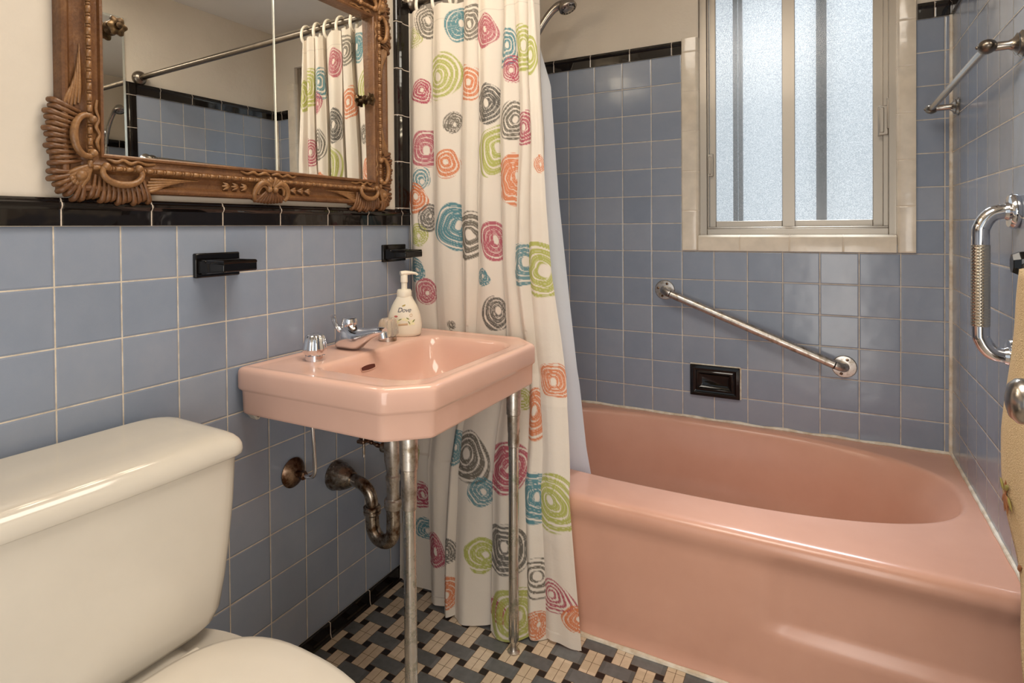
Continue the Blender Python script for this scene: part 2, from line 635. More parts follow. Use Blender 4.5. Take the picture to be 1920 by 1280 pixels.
struct('wall_back', w, [M['plaster'], M['tile_x']], 'blue tiled window wall along the far side of the tub', smooth=0)
w = MB()
w.box((-0.1, YF - 0.1, 0), (0.10, YF, ZC)).box((1.46, YF - 0.1, 0), (XR + 0.1, YF, ZC)).box((0.10, YF - 0.1, 2.05), (1.46, YF, ZC))
struct('wall_front', w, M['plaster'], 'cream wall with the doorway', smooth=0)

# black cap tiles, base tiles, white trim tiles, caulk
CAP = [(-0.004, 0.0), (0.008, 0.0), (0.0085, 0.029), (0.0115, 0.032), (0.0135, 0.036), (0.0125, 0.041), (0.0085, 0.044), (0.0085, 0.0465), (0.006, 0.050), (-0.004, 0.051)]


def run(mb, prof, place, t0, t1):
    """profile (out, up) swept straight from t0 to t1; place(out, up, t) gives the point"""
    return mb.rings([[place(o, u, t0) for o, u in prof], [place(o, u, t1) for o, u in prof]])


k = run(MB(), CAP, lambda o, u, t: (o, t, Z0 + u), YF, 1.060)
struct('trim_1', k, M['cap_y'], 'black glazed cap tiles along the wall below the gilt mirror', smooth=25)
VT = [(-0.004, 0.0), (0.006, 0.0), (0.009, 0.003), (0.010, 0.012), (0.014, 0.018), (0.014, 0.024), (0.010, 0.029), (0.009, 0.046), (0.011, 0.058), (0.011, 0.071), (0.007, 0.075), (-0.004, 0.075)]
k = run(MB(), VT, lambda o, u, t: (o, 0.984 + u, t), Z0 + 0.0515, 1.862)
struct('trim_2', k, M['cap_z'], 'upright strip of black tiles between mirror and shower curtain', smooth=25)
k = run(MB(), CAP, lambda o, u, t: (o, t, ZT + u), 1.0605, YB)
struct('trim_3', k, M['cap_y'], 'black cap tiles above the shower wall behind the curtain', smooth=25)
k = run(MB(), CAP, lambda o, u, t: (t, YB - o, ZT + u), 0.012, 0.7085)
struct('trim_4', k, M['cap_x'], 'black cap tiles on window wall between curtain and window', smooth=25)
k = run(MB(), CAP, lambda o, u, t: (t, YB - o, ZT + u), 1.456, XR)
struct('trim_5', k, M['cap_x'], 'short black cap tile in the corner right of the window', smooth=25)
k = run(MB(), CAP, lambda o, u, t: (XR - o, t, ZT + u), 1.0570, YB - 0.014)
struct('trim_6', k, M['cap_y'], 'black cap tiles on the right shower wall seen in the mirror', smooth=25)
k = run(MB(), VT, lambda o, u, t: (XR - o * 0.45, 1.011 + u * 0.60, t), Z0, 1.846)
struct('trim_7', k, M['cap_z'], 'upright black tiles on right wall seen in the mirror', smooth=25)
k = MB()
BASE = [(-0.002, 0.0), (0.012, 0.0), (0.0095, 0.004), (0.0075, 0.012), (0.007, 0.0415), (0.005, 0.0432), (-0.002, 0.0432)]
run(k, BASE, lambda o, u, t: (o, t, u), YF, TUB_Y - 0.002)
struct('baseboard_left', k, M['base_y'], 'black glazed base tiles along the floor under the basin', smooth=25)
# white window surround
FACE = [(-0.004, 0.0), (0.007, 0.0), (0.008, 0.001), (0.008, 0.046), (0.006, 0.053), (0.0, 0.0585), (-0.012, 0.0605), (-0.050, 0.0605), (-0.050, 0.056), (-0.004, 0.050)]
k = run(MB(), FACE, lambda o, u, t: (0.7105 + u, YB - o, t), 1.032, 1.852)
struct('trim_8', k, M['wt_z'], 'white bullnose tiles up the left side of the window', smooth=30)
k = run(MB(), FACE, lambda o, u, t: (1.4525 - u * 0.86, YB - o, t), 1.032, 1.99)
struct('trim_9', k, M['wt_z'], 'white bullnose tiles up the right side of the window', smooth=30)
k = run(MB(), FACE, lambda o, u, t: (t, YB - o * 1.02, 1.0315 + u), 0.7700, 1.3995)
struct('trim_10', k, M['wt_x'], 'white bullnose sill tiles below the window', smooth=30)
# caulk lines
k = MB()
k.tube([(XR - 0.003, YB - 0.003, 0.38), (XR - 0.003, YB - 0.003, ZT)], 0.0065, 8)
k.tube([(x, YB - 0.001, 0.384 + 0.0015 * math.sin(x * 37)) for x in np.linspace(0.01, XR - 0.003, 40)], [0.006 + 0.0014 * math.sin(i * 1.7) for i in range(40)], 8)
k.tube([(XR - 0.001, y, 0.384) for y in np.linspace(1.03, YB, 20)], [0.006 + 0.001 * math.sin(i * 2.3) for i in range(20)], 8)
struct('trim_11', k, M['caulk'], 'cream caulk bead in the corner and round the tub rim')
k = MB().tube([(x, TUB_Y - 0.001, 0.0015) for x in np.linspace(0.02, XR, 30)], [0.0075 + 0.0012 * math.sin(i * 1.9) for i in range(30)], 8)
struct('trim_12', k, M['caulk'], 'pale caulk line where the tub apron meets the floor')

# ------------------------------------------------------------------ window
win = bpy.data.objects.new('window_1', None)
COL.objects.link(win)
win['at_base'] = 1
win.location = (1.085, YB + 0.05, WZ0)
tag(win, 'frosted two-pane aluminium sliding window with white tile surround', 'window', kind='structure')
yF = YB + 0.030
f = MB()                                       # fixed frame
f.box((0.7705, yF - 0.004, WZ0), (0.797, yF + 0.075, WZ1)).box((1.380, yF - 0.004, WZ0), (1.404, yF + 0.075, WZ1))
f.box((0.797, yF, WZ0), (1.380, yF + 0.075, 1.115)).box((0.797, yF, WZ1 - 0.03), (1.380, yF + 0.075, WZ1))
f.box((0.797, yF + 0.006, 1.115), (0.803, yF + 0.02, WZ1)).box((1.366, yF + 0.044, 1.115), (1.381, yF + 0.02, WZ1))
f.box((0.797, yF + 0.003, 1.115), (1.380, yF + 0.010, 1.121))
f.build('window_frame', M['alu'], win, bevel=0.0015)


def sash(x0, x1, y0, sl, sr, zb, name):
    s = MB()
    s.box((x0, y0, zb), (x0 + sl, y0 + 0.020, WZ1 - 0.03)).box((x1 - sr, y0, zb), (x1, y0 + 0.020, WZ1 - 0.03))
    s.box((x0 + sl, y0, zb), (x1 - sr, y0 + 0.020, zb + 0.028))
    s.box((x0 + sl, y0, WZ1 - 0.06), (x1 - sr, y0 + 0.020, WZ1 - 0.03))
    o = s.build('sash', M['alu'], win, bevel=0.0015)
    p = MB().box((x0 + sl - 0.002, y0 + 0.008, zb + 0.026), (x1 - sr + 0.002, y0 + 0.012, WZ1 - 0.058))
    p.build('pane', M['frost'], o, smooth=0)
    return o


s1 = sash(0.803, 1.098, yF + 0.022, 0.023, 0.042, 1.116, 'left')
s2 = sash(1.078, 1.368, yF + 0.044, 0.018, 0.030, 1.116, 'right')
l = MB().box((0.800, yF + 0.006, 1.318), (0.818, yF + 0.024, 1.405)).box((0.803, yF - 0.001, 1.325), (0.812, yF + 0.008, 1.395))
l.build('latch', M['alu'], win, bevel=0.002)
l = MB().box((1.352, yF + 0.010, 1.432), (1.380, yF + 0.046, 1.532)).box((1.376, yF + 0.002, 1.452), (1.384, yF + 0.012, 1.556)).box((1.355, yF + 0.006, 1.440), (1.368, yF + 0.012, 1.525))
l.build('latch', M['alu'], win, bevel=0.002)
st = MB()                                      # storm window outside
yS = YB + 0.145
st.box((0.877, yS, 1.09), (0.893, yS + 0.02, WZ1)).box((0.896, yS, 1.09), (0.912, yS + 0.02, WZ1)).box((1.165, yS - 0.02, 1.09), (1.199, yS + 0.0, WZ1))
st.box((0.762, yS, WZ0), (0.785, yS + 0.02, WZ1)).box((1.40, yS, WZ0), (1.42, yS + 0.02, WZ1))
st.build('storm_frame', M['alu_dark'], win)

# ------------------------------------------------------------------ bathtub
def superell(cx, cy, ax, ay, n, t, ax2=None):
    c, s_ = math.cos(t), math.sin(t)
    a = ax if c >= 0 else (ax2 or ax)
    return (cx + a * math.copysign(abs(c) ** (2 / n), c), cy + ay * math.copysign(abs(s_) ** (2 / n), s_))


NT = 360
X0t, X1t, Y0t, Y1t, ZR = 0.003, XR - 0.003, TUB_Y, YB - 0.003, 0.381


def tub_outer(th, inset):
    """point of the outer rectangle at the parameter of the opening, matched side by side"""
    x, y = superell(0.80, 1.512, 0.70, 0.33, 2.6, th, 0.74)
    dx, dy = x - 0.80, y - 1.512
    sx = ((X1t - 0.80) if dx > 0 else (0.80 - X0t)) / abs(dx) if abs(dx) > 1e-9 else 1e9
    sy = ((Y1t - 1.512) if dy > 0 else (1.512 - Y0t - inset)) / abs(dy) if abs(dy) > 1e-9 else 1e9
    k_ = min(sx, sy)
    return (0.80 + dx * k_, 1.512 + dy * k_)


def sm(a, b_, x):
    t = min(1, max(0, (x - a) / (b_ - a)))
    return t * t * (3 - 2 * t)


ths = [2 * PI * i / NT for i in range(NT)]
rs = []
for z in list(np.linspace(0.0, 0.34, 24)):
    ring = []
    for t in ths:
        x, y = tub_outer(t, 0)
        if y < TUB_Y + 0.01:
            panel = sm(1.075, 1.086, x)
            y += 0.009 * sm(0.0, 0.03, z) * (1 - sm(0.31, 0.345, z)) + panel * (0.009 * (1 - sm(0.325, 0.345, z)) - 0.012 * (1 - sm(0.155, 0.175, z)) * sm(0.0, 0.004, z))
        ring.append((x, y, z))
    rs.append(ring)
for ins, z in ((0.0, 0.352), (0.001, 0.360), (0.004, 0.368), (0.009, 0.3745), (0.016, 0.3785), (0.024, 0.3805), (0.034, 0.381)):
    rs.append([(*tub_outer(t, ins), z) for t in ths])
for g, z in ((0.014, 0.381), (0.006, 0.3795), (0.0, 0.3755), (-0.005, 0.369), (-0.010, 0.358), (-0.022, 0.325), (-0.038, 0.26), (-0.055, 0.19), (-0.075, 0.13), (-0.105, 0.095), (-0.15, 0.075), (-0.22, 0.068)):
    slope = 1.0 + 1.4 * max(0, -g)
    rs.append([(*superell(0.80 - (0.15 if g < -0.01 else 0) * max(0, -g), 1.512, 0.712 + g * (1.7 if g < -0.01 else 1), 0.332 + g, 2.5, t, 0.745 + g), z) for t in ths])
tub = thing('bathtub', 'pink built-in bathtub with a smooth apron beneath the window', 'bathtub', (0.80, 1.44, 0))
MB().rings(rs, True, True).build('tub_shell', M['pink_tub'], tub, smooth=50)
d = MB().lathe([(0.0, 0.071), (0.022, 0.071), (0.026, 0.069), (0.026, 0.066)], Matrix.Translation((0.26, 1.512, 0)))
d.build('drain', M['chrome_old'], tub)

# ------------------------------------------------------------------ wash basin
def ray_poly(poly, cx, cy, th):
    dx, dy = math.cos(th), math.sin(th)
    best = None
    for (ax, ay), (bx, by) in zip(poly, poly[1:] + poly[:1]):
        ex, ey = bx - ax, by - ay
        den = dx * ey - dy * ex
        if abs(den) < 1e-12:
            continue
        t = ((ax - cx) * ey - (ay - cy) * ex) / den
        u = ((ax - cx) * dy - (ay - cy) * dx) / den
        if t > 0 and -1e-6 <= u <= 1 + 1e-6 and (best is None or t < best):
            best = t
    return (cx + dx * best, cy + dy * best)


def round_poly(poly, r, k=6):
    out = []
    n = len(poly)
    for i in range(n):
        p0, p1, p2 = Vector(poly[i - 1]), Vector(poly[i]), Vector(poly[(i + 1) % n])
        a, c = (p0 - p1).normalized(), (p2 - p1).normalized()
        rr = r[i] if isinstance(r, list) else r
        rr = min(rr, (p0 - p1).length * 0.49, (p2 - p1).length * 0.49)
        for j in range(k + 1):
            t = j / k
            q = (p1 + a * rr) * (1 - t) ** 2 + p1 * 2 * t * (1 - t) + (p1 + c * rr) * t * t
            out.append((q.x, q.y))
    return out


def inset_poly(poly, d):
    """move every edge of a convex counter-clockwise polygon inwards by d"""
    n = len(poly)
    L_ = []
    for i in range(n):
        p, q = Vector(poly[i]), Vector(poly[(i + 1) % n])
        e = (q - p).normalized()
        nrm = Vector((-e.y, e.x))
        L_.append((p + nrm * d, e))
    out = []
    for i in range(n):
        (p, e), (q, g) = L_[i - 1], L_[i]
        den = e.x * g.y - e.y * g.x
        t = ((q - p).x * g.y - (q - p).y * g.x) / den
        v = p + e * t
        out.append((v.x, v.y))
    return out


OUT = [(0.003, 0.374), (0.424, 0.380), (0.505, 0.456), (0.505, 0.944), (0.424, 1.020), (0.003, 1.026)]
BOWL = [(0.158, 0.462), (0.398, 0.464), (0.449, 0.500), (0.449, 0.900), (0.398, 0.936), (0.158, 0.938)]
BC = (0.300, 0.700)
angs = sorted([2 * PI * i / 300 for i in range(300)] + [math.atan2(y - BC[1], x - BC[0]) % (2 * PI) for x, y in OUT])


def b_ring(poly, z, ins=0.0, rad=0.012):
    pl = round_poly(inset_poly(poly, ins), rad)
    return [(*ray_poly(pl, *BC, a), z) for a in angs]


bw = []
for ins, z, rad in ((0.135, 0.640, 0.07), (0.10, 0.642, 0.07), (0.055, 0.652, 0.06), (0.02, 0.672, 0.05), (-0.004, 0.700, 0.05), (-0.012, 0.712, 0.05)):
    bw.append(b_ring(BOWL, z, ins, rad))
# underside meets the apron, lower band, step, upper band, rolled edge, flat top
for ins, z in ((0.030, 0.712), (0.016, 0.7005), (0.011, 0.699), (0.0085, 0.7015), (0.0075, 0.706), (0.0065, 0.7515), (0.005, 0.7545), (0.0015, 0.7575), (0.0, 0.762), (0.0, 0.795), (0.0008, 0.801), (0.003, 0.8055), (0.007, 0.8085), (0.012, 0.8095), (0.020, 0.8085), (0.026, 0.8070), (0.032, 0.8065)):
    bw.append(b_ring(OUT, z, ins, 0.010))
for ins, z, rad in ((-0.010, 0.8065, 0.05), (-0.005, 0.8055, 0.05), (0.0, 0.8025, 0.05), (0.004, 0.797, 0.05), (0.010, 0.780, 0.055), (0.017, 0.755, 0.06), (0.027, 0.725, 0.065), (0.042, 0.700, 0.07), (0.065, 0.680, 0.07), (0.095, 0.670, 0.07), (0.135, 0.667, 0.06)):
    bw.append(b_ring(BOWL, z, ins, rad))
sink = thing('wash_basin', 'pink wall-mounted wash basin with clipped front corners on two chrome legs', 'basin', (0.25, 0.70, 0))
MB().rings(bw).build('basin', M['pink'], sink, smooth=40)
# overflow slot on the back slope of the bowl
sx_, sz_ = 0.1685, 0.7715
ov = MB()
ring = [(0.0265 * max(-1, min(1, 1.25 * math.cos(a))), 0.0065 * math.sin(a)) for a in [2 * PI * i / 28 for i in range(28)]]
ov.rings([[(sx_ + 0.001 + 0.25 * -v, 0.640 + u, sz_ + v) for u, v in ring], [(sx_ + 0.0045 + 0.25 * -v, 0.640 + u * 0.99, sz_ + v * 0.97) for u, v in ring]])
ov.build('overflow_slot', M['dark_hole'], sink)
ov = MB()
ov.tube([(sx_ + 0.0042 + 0.25 * -v, 0.640 + u * 1.03, sz_ + v * 1.1) for u, v in ring], 0.0011, 6, closed=True)
ov.build('overflow_rim', M['pink'], sink)
dr = MB().lathe([(0.0, 0.6715), (0.018, 0.6715), (0.0225, 0.670), (0.0225, 0.664)], Matrix.Translation((0.30, 0.70, 0)))
dr.build('drain', M['chrome_old'], sink)


def basin_leg(top, foot):
    t, g = Vector(top), Vector(foot)
    L_ = (t - g).length
    m4 = Matrix.Translation(g) @ frame_of(t - g) @ Matrix.Diagonal((1.1, 1.1, 1, 1))
    lg = MB().lathe([(0.0102, 0.028), (0.0122, 0.034), (0.0122, L_ - 0.16)], m4, 20)
    o = lg.build('leg', M['leg_metal'], sink)
    fe = MB().lathe([(0.0122, L_ - 0.162), (0.0140, L_ - 0.160), (0.0142, L_ - 0.125), (0.0150, L_ - 0.123), (0.0155, L_ - 0.078), (0.0176, L_ - 0.076), (0.0180, L_ - 0.004), (0.0, L_ - 0.003)], m4, 24)
    fe.build('ferrule', M['chrome_old'], o)
    ft = MB().lathe([(0.0, 0.0), (0.0150, 0.0), (0.0152, 0.003), (0.0095, 0.006), (0.0068, 0.014), (0.0072, 0.024), (0.0108, 0.031), (0.0, 0.032)], m4, 20)
    ft.build('foot', M['chrome_old'], o)


basin_leg((0.440, 0.452, 0.706), (0.442, 0.450, 0.0))
basin_leg((0.470, 0.877, 0.706), (0.472, 0.861, 0.0))
lug = MB()
lug.rings([[(x, 0.408 + u, 0.700 + v) for u, v in ((-0.018, 0.008), (0.022, 0.008), (0.020, -0.006), (0.012, -0.022), (0.004, -0.022), (-0.010, -0.004))] for x in (0.004, 0.026)])
lo = lug.build('mounting_lug', M['white'], sink, bevel=0.002)
MB().lathe([(0.0, 0.0), (0.005, 0.0), (0.005, 0.002), (0, 0.003)], at((0.026, 0.416, 0.689), (1, 0, 0)), 12).build('bolt_hole', M['rubber'], lo)

# ------------------------------------------------------------------ faucet
fau = thing('faucet', 'chrome two-handle faucet set on the ledge of the pink basin', 'faucet', (0.10, 0.662, 0.8065))
zd = 0.8068
sp = MB()
path = [(0.082, 0.662, zd), (0.082, 0.662, zd + 0.010), (0.084, 0.662, zd + 0.022), (0.092, 0.662, zd + 0.032), (0.112, 0.662, zd + 0.037), (0.140, 0.662, zd + 0.041), (0.165, 0.662, zd + 0.044), (0.186, 0.662, zd + 0.044), (0.200, 0.662, zd + 0.040)]
# one swept casting: wide foot, domed back, spout rising to the tip
rr = []
for x, zb, zt_, hw in ((0.050, 0.000, 0.016, 0.010), (0.053, 0.0, 0.034, 0.017), (0.062, 0.0, 0.055, 0.0225), (0.074, 0.0, 0.071, 0.0255), (0.088, 0.0, 0.076, 0.0270), (0.102, 0.0, 0.072, 0.0272), (0.116, 0.001, 0.064, 0.0255), (0.128, 0.006, 0.0605, 0.0225), (0.145, 0.018, 0.0600, 0.0190), (0.163, 0.030, 0.0625, 0.0162), (0.182, 0.040, 0.0655, 0.0145), (0.198, 0.045, 0.0665, 0.0132), (0.209, 0.0475, 0.0645, 0.0115)):
    ring = []
    for i in range(28):
        a = 2 * PI * i / 28
        c_, s_ = math.cos(a), math.sin(a)
        # wider towards the foot
        yy = hw * math.copysign(abs(c_) ** 0.75, c_) * (1.0 - 0.18 * max(0, s_))
        ring.append((x, 0.662 + yy, zd + (zb + zt_) / 2 + (zt_ - zb) / 2 * math.copysign(abs(s_) ** 0.75, s_)))
    rr.append(ring)
sp.rings(rr)
spo = sp.build('spout', M['chrome'], fau, smooth=60)
MB().lathe([(0.0, 0.0), (0.0085, 0.0), (0.0118, 0.002), (0.0122, 0.016), (0.0105, 0.018), (0.0, 0.018)], at((0.207, 0.662, zd + 0.036), (-0.25, 0, 0.97)), 20).build('aerator', M['chrome'], spo)
cap_ = MB().lathe([(0.0, 0.0), (0.0195, 0.0), (0.0210, 0.004), (0.0205, 0.021), (0.0185, 0.027), (0.012, 0.0295), (0, 0.030)], at((0.089, 0.662, zd + 0.057), (0.10, -0.05, 1)), 28)
cap_.build('diverter_cap', M['chrome'], fau)
lv = MB().tube(spline([(0.076, 0.648, zd + 0.050), (0.066, 0.642, zd + 0.060), (0.060, 0.638, zd + 0.074), (0.058, 0.635, zd + 0.091)], 5), lerp_list([0, 0.5, 1], [0.012, 0.0125, 0.0130], 16), 14, flat=(Vector((0.85, 0.5, 0.3)).normalized(), 0.5))
lv.build('lift_lever', M['chrome'], fau)


def tap(y, mat, old):
    base = MB().lathe([(0.0, 0), (0.0235, 0), (0.0235, 0.012), (0.021, 0.014), (0, 0.014)], Matrix.Translation((0.105, y, zd)), 28)
    o = base.build('handle_base', M['chrome_old'] if old else M['chrome'], fau)
    fl = lambda a, i: 1 + 0.055 * math.cos(10 * a) * (1 if i in (2, 3, 4, 5) else 0.2)
    hd = MB().lathe([(0.0, 0.013), (0.0235, 0.013), (0.0285, 0.019), (0.0280, 0.028), (0.0245, 0.046), (0.0215, 0.055), (0.018, 0.0575), (0.011, 0.056), (0.0, 0.056)], Matrix.Translation((0.105, y, zd)) @ Matrix.Diagonal((1, 1, 1.10, 1)), 80, mod=fl)
    hd.build('handle', mat, fau, smooth=50)


tap(0.522, M['chrome'], False)
tap(0.806, M['acrylic'], True)

# ------------------------------------------------------------------ soap bottle
bt = thing('soap_bottle', 'cream foaming hand soap bottle with pump and printed label on basin ledge', 'soap bottle', (0.100, 0.905, 0.8068))
bc = Vector((0.098, 0.893, 0.8068))
fdir = Vector((CAM.x - bc.x - 0.25, CAM.y - bc.y, 0)).normalized()         # the label faces the middle of the room
sdir = Vector((-fdir.y, fdir.x, 0))
BP = [(0.0, 0.039, 0.025), (0.003, 0.0465, 0.0275), (0.010, 0.0505, 0.029), (0.030, 0.0520, 0.030), (0.050, 0.0500, 0.0295), (0.070, 0.0455, 0.028), (0.090, 0.0375, 0.0255), (0.103, 0.0305, 0.0235), (0.112, 0.0250, 0.0220), (0.118, 0.0220, 0.0205)]


def bsec(h):
    hs = [p[0] for p in BP]
    return np.interp(h, hs, [p[1] for p in BP]), np.interp(h, hs, [p[2] for p in BP])


def bpt(u, h, out=0.0):
    """point of the bottle front at sideways offset u and height h"""
    a, d_ = bsec(h)
    q = max(-0.999, min(0.999, u / a))
    n_ = 2.3
    dep = d_ * (1 - abs(q) ** n_) ** (1 / n_)
    return bc + sdir * u + fdir * (dep + out) + Vector((0, 0, h))


body = []
for h, a, d_ in BP:
    ring = []
    for i in range(40):
        t = 2 * PI * i / 40
        c_, s_ = math.cos(t), math.sin(t)
        ring.append(bc + sdir * (a * math.copysign(abs(c_) ** (2 / 2.3), c_)) + fdir * (d_ * math.copysign(abs(s_) ** (2 / 2.3), s_)) + Vector((0, 0, h)))
    body.append(ring)
MB().rings(body).build('bottle_body', M['bottle'], bt, smooth=50)
tb = Matrix.Translation(bc)
MB().lathe([(0.0, 0.117), (0.0220, 0.117), (0.0225, 0.121), (0.0220, 0.133), (0.0198, 0.138), (0.0100, 0.1395), (0, 0.1395)], tb, 32).build('collar', M['bottle'], bt)
pm = MB().lathe([(0.0, 0.138), (0.0090, 0.138), (0.0090, 0.158), (0.0108, 0.160), (0.0108, 0.180), (0.0095, 0.182), (0, 0.182)], tb, 24)
nd = Vector((0.62, 0.78, 0)).normalized()
pm.tube([bc + Vector((0, 0, 0.186)) - nd * 0.011, bc + Vector((0, 0, 0.187)) + nd * 0.004, bc + Vector((0, 0, 0.187)) + nd * 0.022, bc + Vector((0, 0, 0.1845)) + nd * 0.036, bc + Vector((0, 0, 0.180)) + nd * 0.041], [0.0098, 0.0105, 0.0068, 0.0050, 0.0042], 16, flat=(Vector((0, 0, 1)), 0.72))
pm.build('pump', M['bottle'], bt)


def decal(name, polys, mat, out=0.0004):
    d_ = MB()
    for pl in polys:
        ring = [bpt(u, h, out) for u, h in pl]
        c_ = bpt(sum(u for u, h in pl) / len(pl), sum(h for u, h in pl) / len(pl), out + 0.0001)
        n_ = len(ring)
        d_.add(ring + [c_], [(i, (i + 1) % n_, n_) for i in range(n_)])
    return d_.build(name, mat, bt, smooth=0)


def oval(u, h, a, b_, rot=0, n=14):
    return [(u + a * math.cos(t) * math.cos(rot) - b_ * math.sin(t) * math.sin(rot), h + a * math.cos(t) * math.sin(rot) + b_ * math.sin(t) * math.cos(rot)) for t in [2 * PI * i / n for i in range(n)]]


fc = bpy.data.curves.new('lettering', 'FONT')
fc.body = 'Dove'
fc.size = 0.0190
fc.shear = 0.28
fc.space_character = 0.92
fc.align_x = 'CENTER'
fo = bpy.data.objects.new('lettering', fc)
COL.objects.link(fo)
bpy.context.view_layer.update()
fm = bpy.data.meshes.new_from_object(fo.evaluated_get(bpy.context.evaluated_depsgraph_get()))
COL.objects.unlink(fo)
bpy.data.objects.remove(fo)
for v in fm.vertices:
    v.co = bpt(v.co.x + 0.002, v.co.y + 0.0735, 0.0006)
fm.materials.append(M['ink_blue'])
lt = bpy.data.objects.new('lettering', fm)
COL.objects.link(lt)
lt.parent = bt
lt.matrix_parent_inverse = Matrix.Translation(-bt.location)
decal('bird_emblem', [oval(0.001, 0.0925, 0.0055, 0.0022, 0.35), oval(0.004, 0.0935, 0.003, 0.0018, 1.1)], M['ink_gold'])
decal('flower_print', [oval(-0.017, 0.0455, 0.006, 0.0045, 0.5), oval(-0.021, 0.041, 0.0055, 0.004, -0.6), oval(0.001, 0.0525, 0.006, 0.0042, 0.1), oval(0.024, 0.0455, 0.0058, 0.0046, 0.7), oval(0.028, 0.0395, 0.006, 0.004, -0.5), oval(0.010, 0.050, 0.005, 0.004, 0.9), oval(0.020, 0.0375, 0.005, 0.0035, 0.2)], M['ink_cream'])
decal('leaf_print', [oval(-0.010, 0.0515, 0.0055, 0.0016, 0.4), oval(0.013, 0.0545, 0.0050, 0.0016, -0.5), oval(0.030, 0.0475, 0.0055, 0.0016, 0.9), oval(-0.026, 0.0465, 0.0050, 0.0015, 0.9), oval(0.017, 0.0425, 0.0060, 0.0014, -1.0)], M['ink_green'], 0.0006)
decal('label_band', [[(-0.015, 0.033), (0.013, 0.035), (0.013, 0.041), (-0.015, 0.039)]], M['ink_tan'], 0.0007)
decal('label_badge', [oval(-0.022, 0.061, 0.0055, 0.0028)], M['ink_pink'], 0.0005)
rg = []
for i in range(14):
    a0, a1 = 2 * PI * i / 14, 2 * PI * (i + 1) / 14
    rg.append([(0.0225 + 0.0042 * math.cos(a0), 0.064 + 0.0048 * math.sin(a0)), (0.0225 + 0.0042 * math.cos(a1), 0.064 + 0.0048 * math.sin(a1)), (0.0225 + 0.0030 * math.cos(a1), 0.064 + 0.0034 * math.sin(a1)), (0.0225 + 0.0030 * math.cos(a0), 0.064 + 0.0034 * math.sin(a0))])
decal('label_ring', rg, M['ink_tan'], 0.0005)

# ------------------------------------------------------------------ plumbing under the basin
tr = thing('drain_trap', 'tarnished metal drain trap curving from the wall under the basin', 'drain pipe', (0.14, 0.695, 0.30))
TX, TY = 0.205, 0.695
MB().lathe([(0.0, 0.0), (0.040, 0.0), (0.041, 0.006), (0.038, 0.014), (0.036, 0.030), (0.027, 0.052), (0.022, 0.060), (0.0195, 0.066), (0.0, 0.066)], at((0.001, TY, 0.440), (1, 0, 0)), 32).build('escutcheon', M['trap'], tr)
arm = spline([(0.05, TY, 0.440), (0.080, TY, 0.438), (0.105, TY, 0.432), (0.124, TY, 0.416), (0.132, TY, 0.394), (0.133, TY, 0.372)], 6)
MB().tube(arm, 0.0165, 20).build('wall_arm', M['trap'], tr)
MB().lathe([(0.0, -0.013), (0.0205, -0.013), (0.0235, -0.009), (0.0235, -0.003), (0.021, -0.001), (0.0235, 0.002), (0.0235, 0.008), (0.020, 0.011), (0, 0.011)], Matrix.Translation((0.133, TY, 0.372)), 28).build('slip_nut', M['trap'], tr)
jb = spline([(0.133, TY, 0.378), (0.133, TY, 0.345), (0.137, TY, 0.318), (0.150, TY, 0.301), (0.169, TY, 0.296), (0.188, TY, 0.301), (0.201, TY, 0.318), (TX, TY, 0.345), (TX, TY, 0.402)], 6)
MB().tube(jb, 0.0185, 22).build('u_bend', M['trap'], tr)
MB().lathe([(0.0, -0.014), (0.0205, -0.014), (0.0235, -0.008), (0.0235, 0.010), (0.020, 0.014), (0, 0.014)], Matrix.Translation((TX, TY, 0.405)), 28).build('slip_nut', M['chrome_old'], tr)
tp = MB().lathe([(0.0165, 0.40), (0.0168, 0.462), (0.0190, 0.466), (0.0195, 0.478), (0.0165, 0.482), (0.0175, 0.500), (0.0225, 0.520), (0.0230, 0.560), (0.0215, 0.585)], Matrix.Translation((TX, TY, 0)), 28)
tpo = tp.build('tailpiece', M['chrome_old'], tr)
tee = MB().lathe([(0.0125, 0.0), (0.0135, 0.002), (0.0135, 0.022), (0.008, 0.026), (0, 0.026)], at((TX - 0.012, TY, 0.548), (-1, 0, 0)), 18)
tee.build('pivot_nut', M['trap'], tpo)
MB().lathe([(0.0, 0.585), (0.0245, 0.585), (0.0250, 0.603), (0.021, 0.607), (0.021, 0.640), (0, 0.640)], Matrix.Translation((TX, TY, 0)), 28).build('gasket', M['rubber'], tr)
rod_ = MB().tube([(TX - 0.03, TY, 0.548), (TX - 0.05, TY, 0.549), (TX - 0.062, TY - 0.002, 0.553), (TX - 0.088, TY - 0.003, 0.556)], [0.004, 0.006, 0.004, 0.0045], 10)
rod_.ball((TX - 0.052, TY, 0.550), 0.0065).ball((TX - 0.070, TY - 0.002, 0.554), 0.006)
rod_.build('pivot_rod', M['rust'], tr)
cl = MB().box((0.098, TY - 0.020, 0.551), (0.122, TY + 0.016, 0.560)).ball((0.108, TY - 0.012, 0.568), 0.007).ball((0.118, TY + 0.010, 0.566), 0.006)
cl.build('clevis_clip', M['rust'], tr, bevel=0.002)
MB().tube([(0.108, TY - 0.004, 0.706), (0.109, TY - 0.004, 0.60), (0.110, TY - 0.004, 0.512)], 0.0036, 10).build('lift_rod', M['chrome_old'], tr)
MB().lathe([(0.0, -0.012), (0.014, -0.012), (0.016, 0), (0.013, 0.012), (0, 0.012)], at((0.150, 0.690, 0.612), (0.2, 0.1, 1)), 6).build('lock_nut', M['rust'], tr, smooth=0)

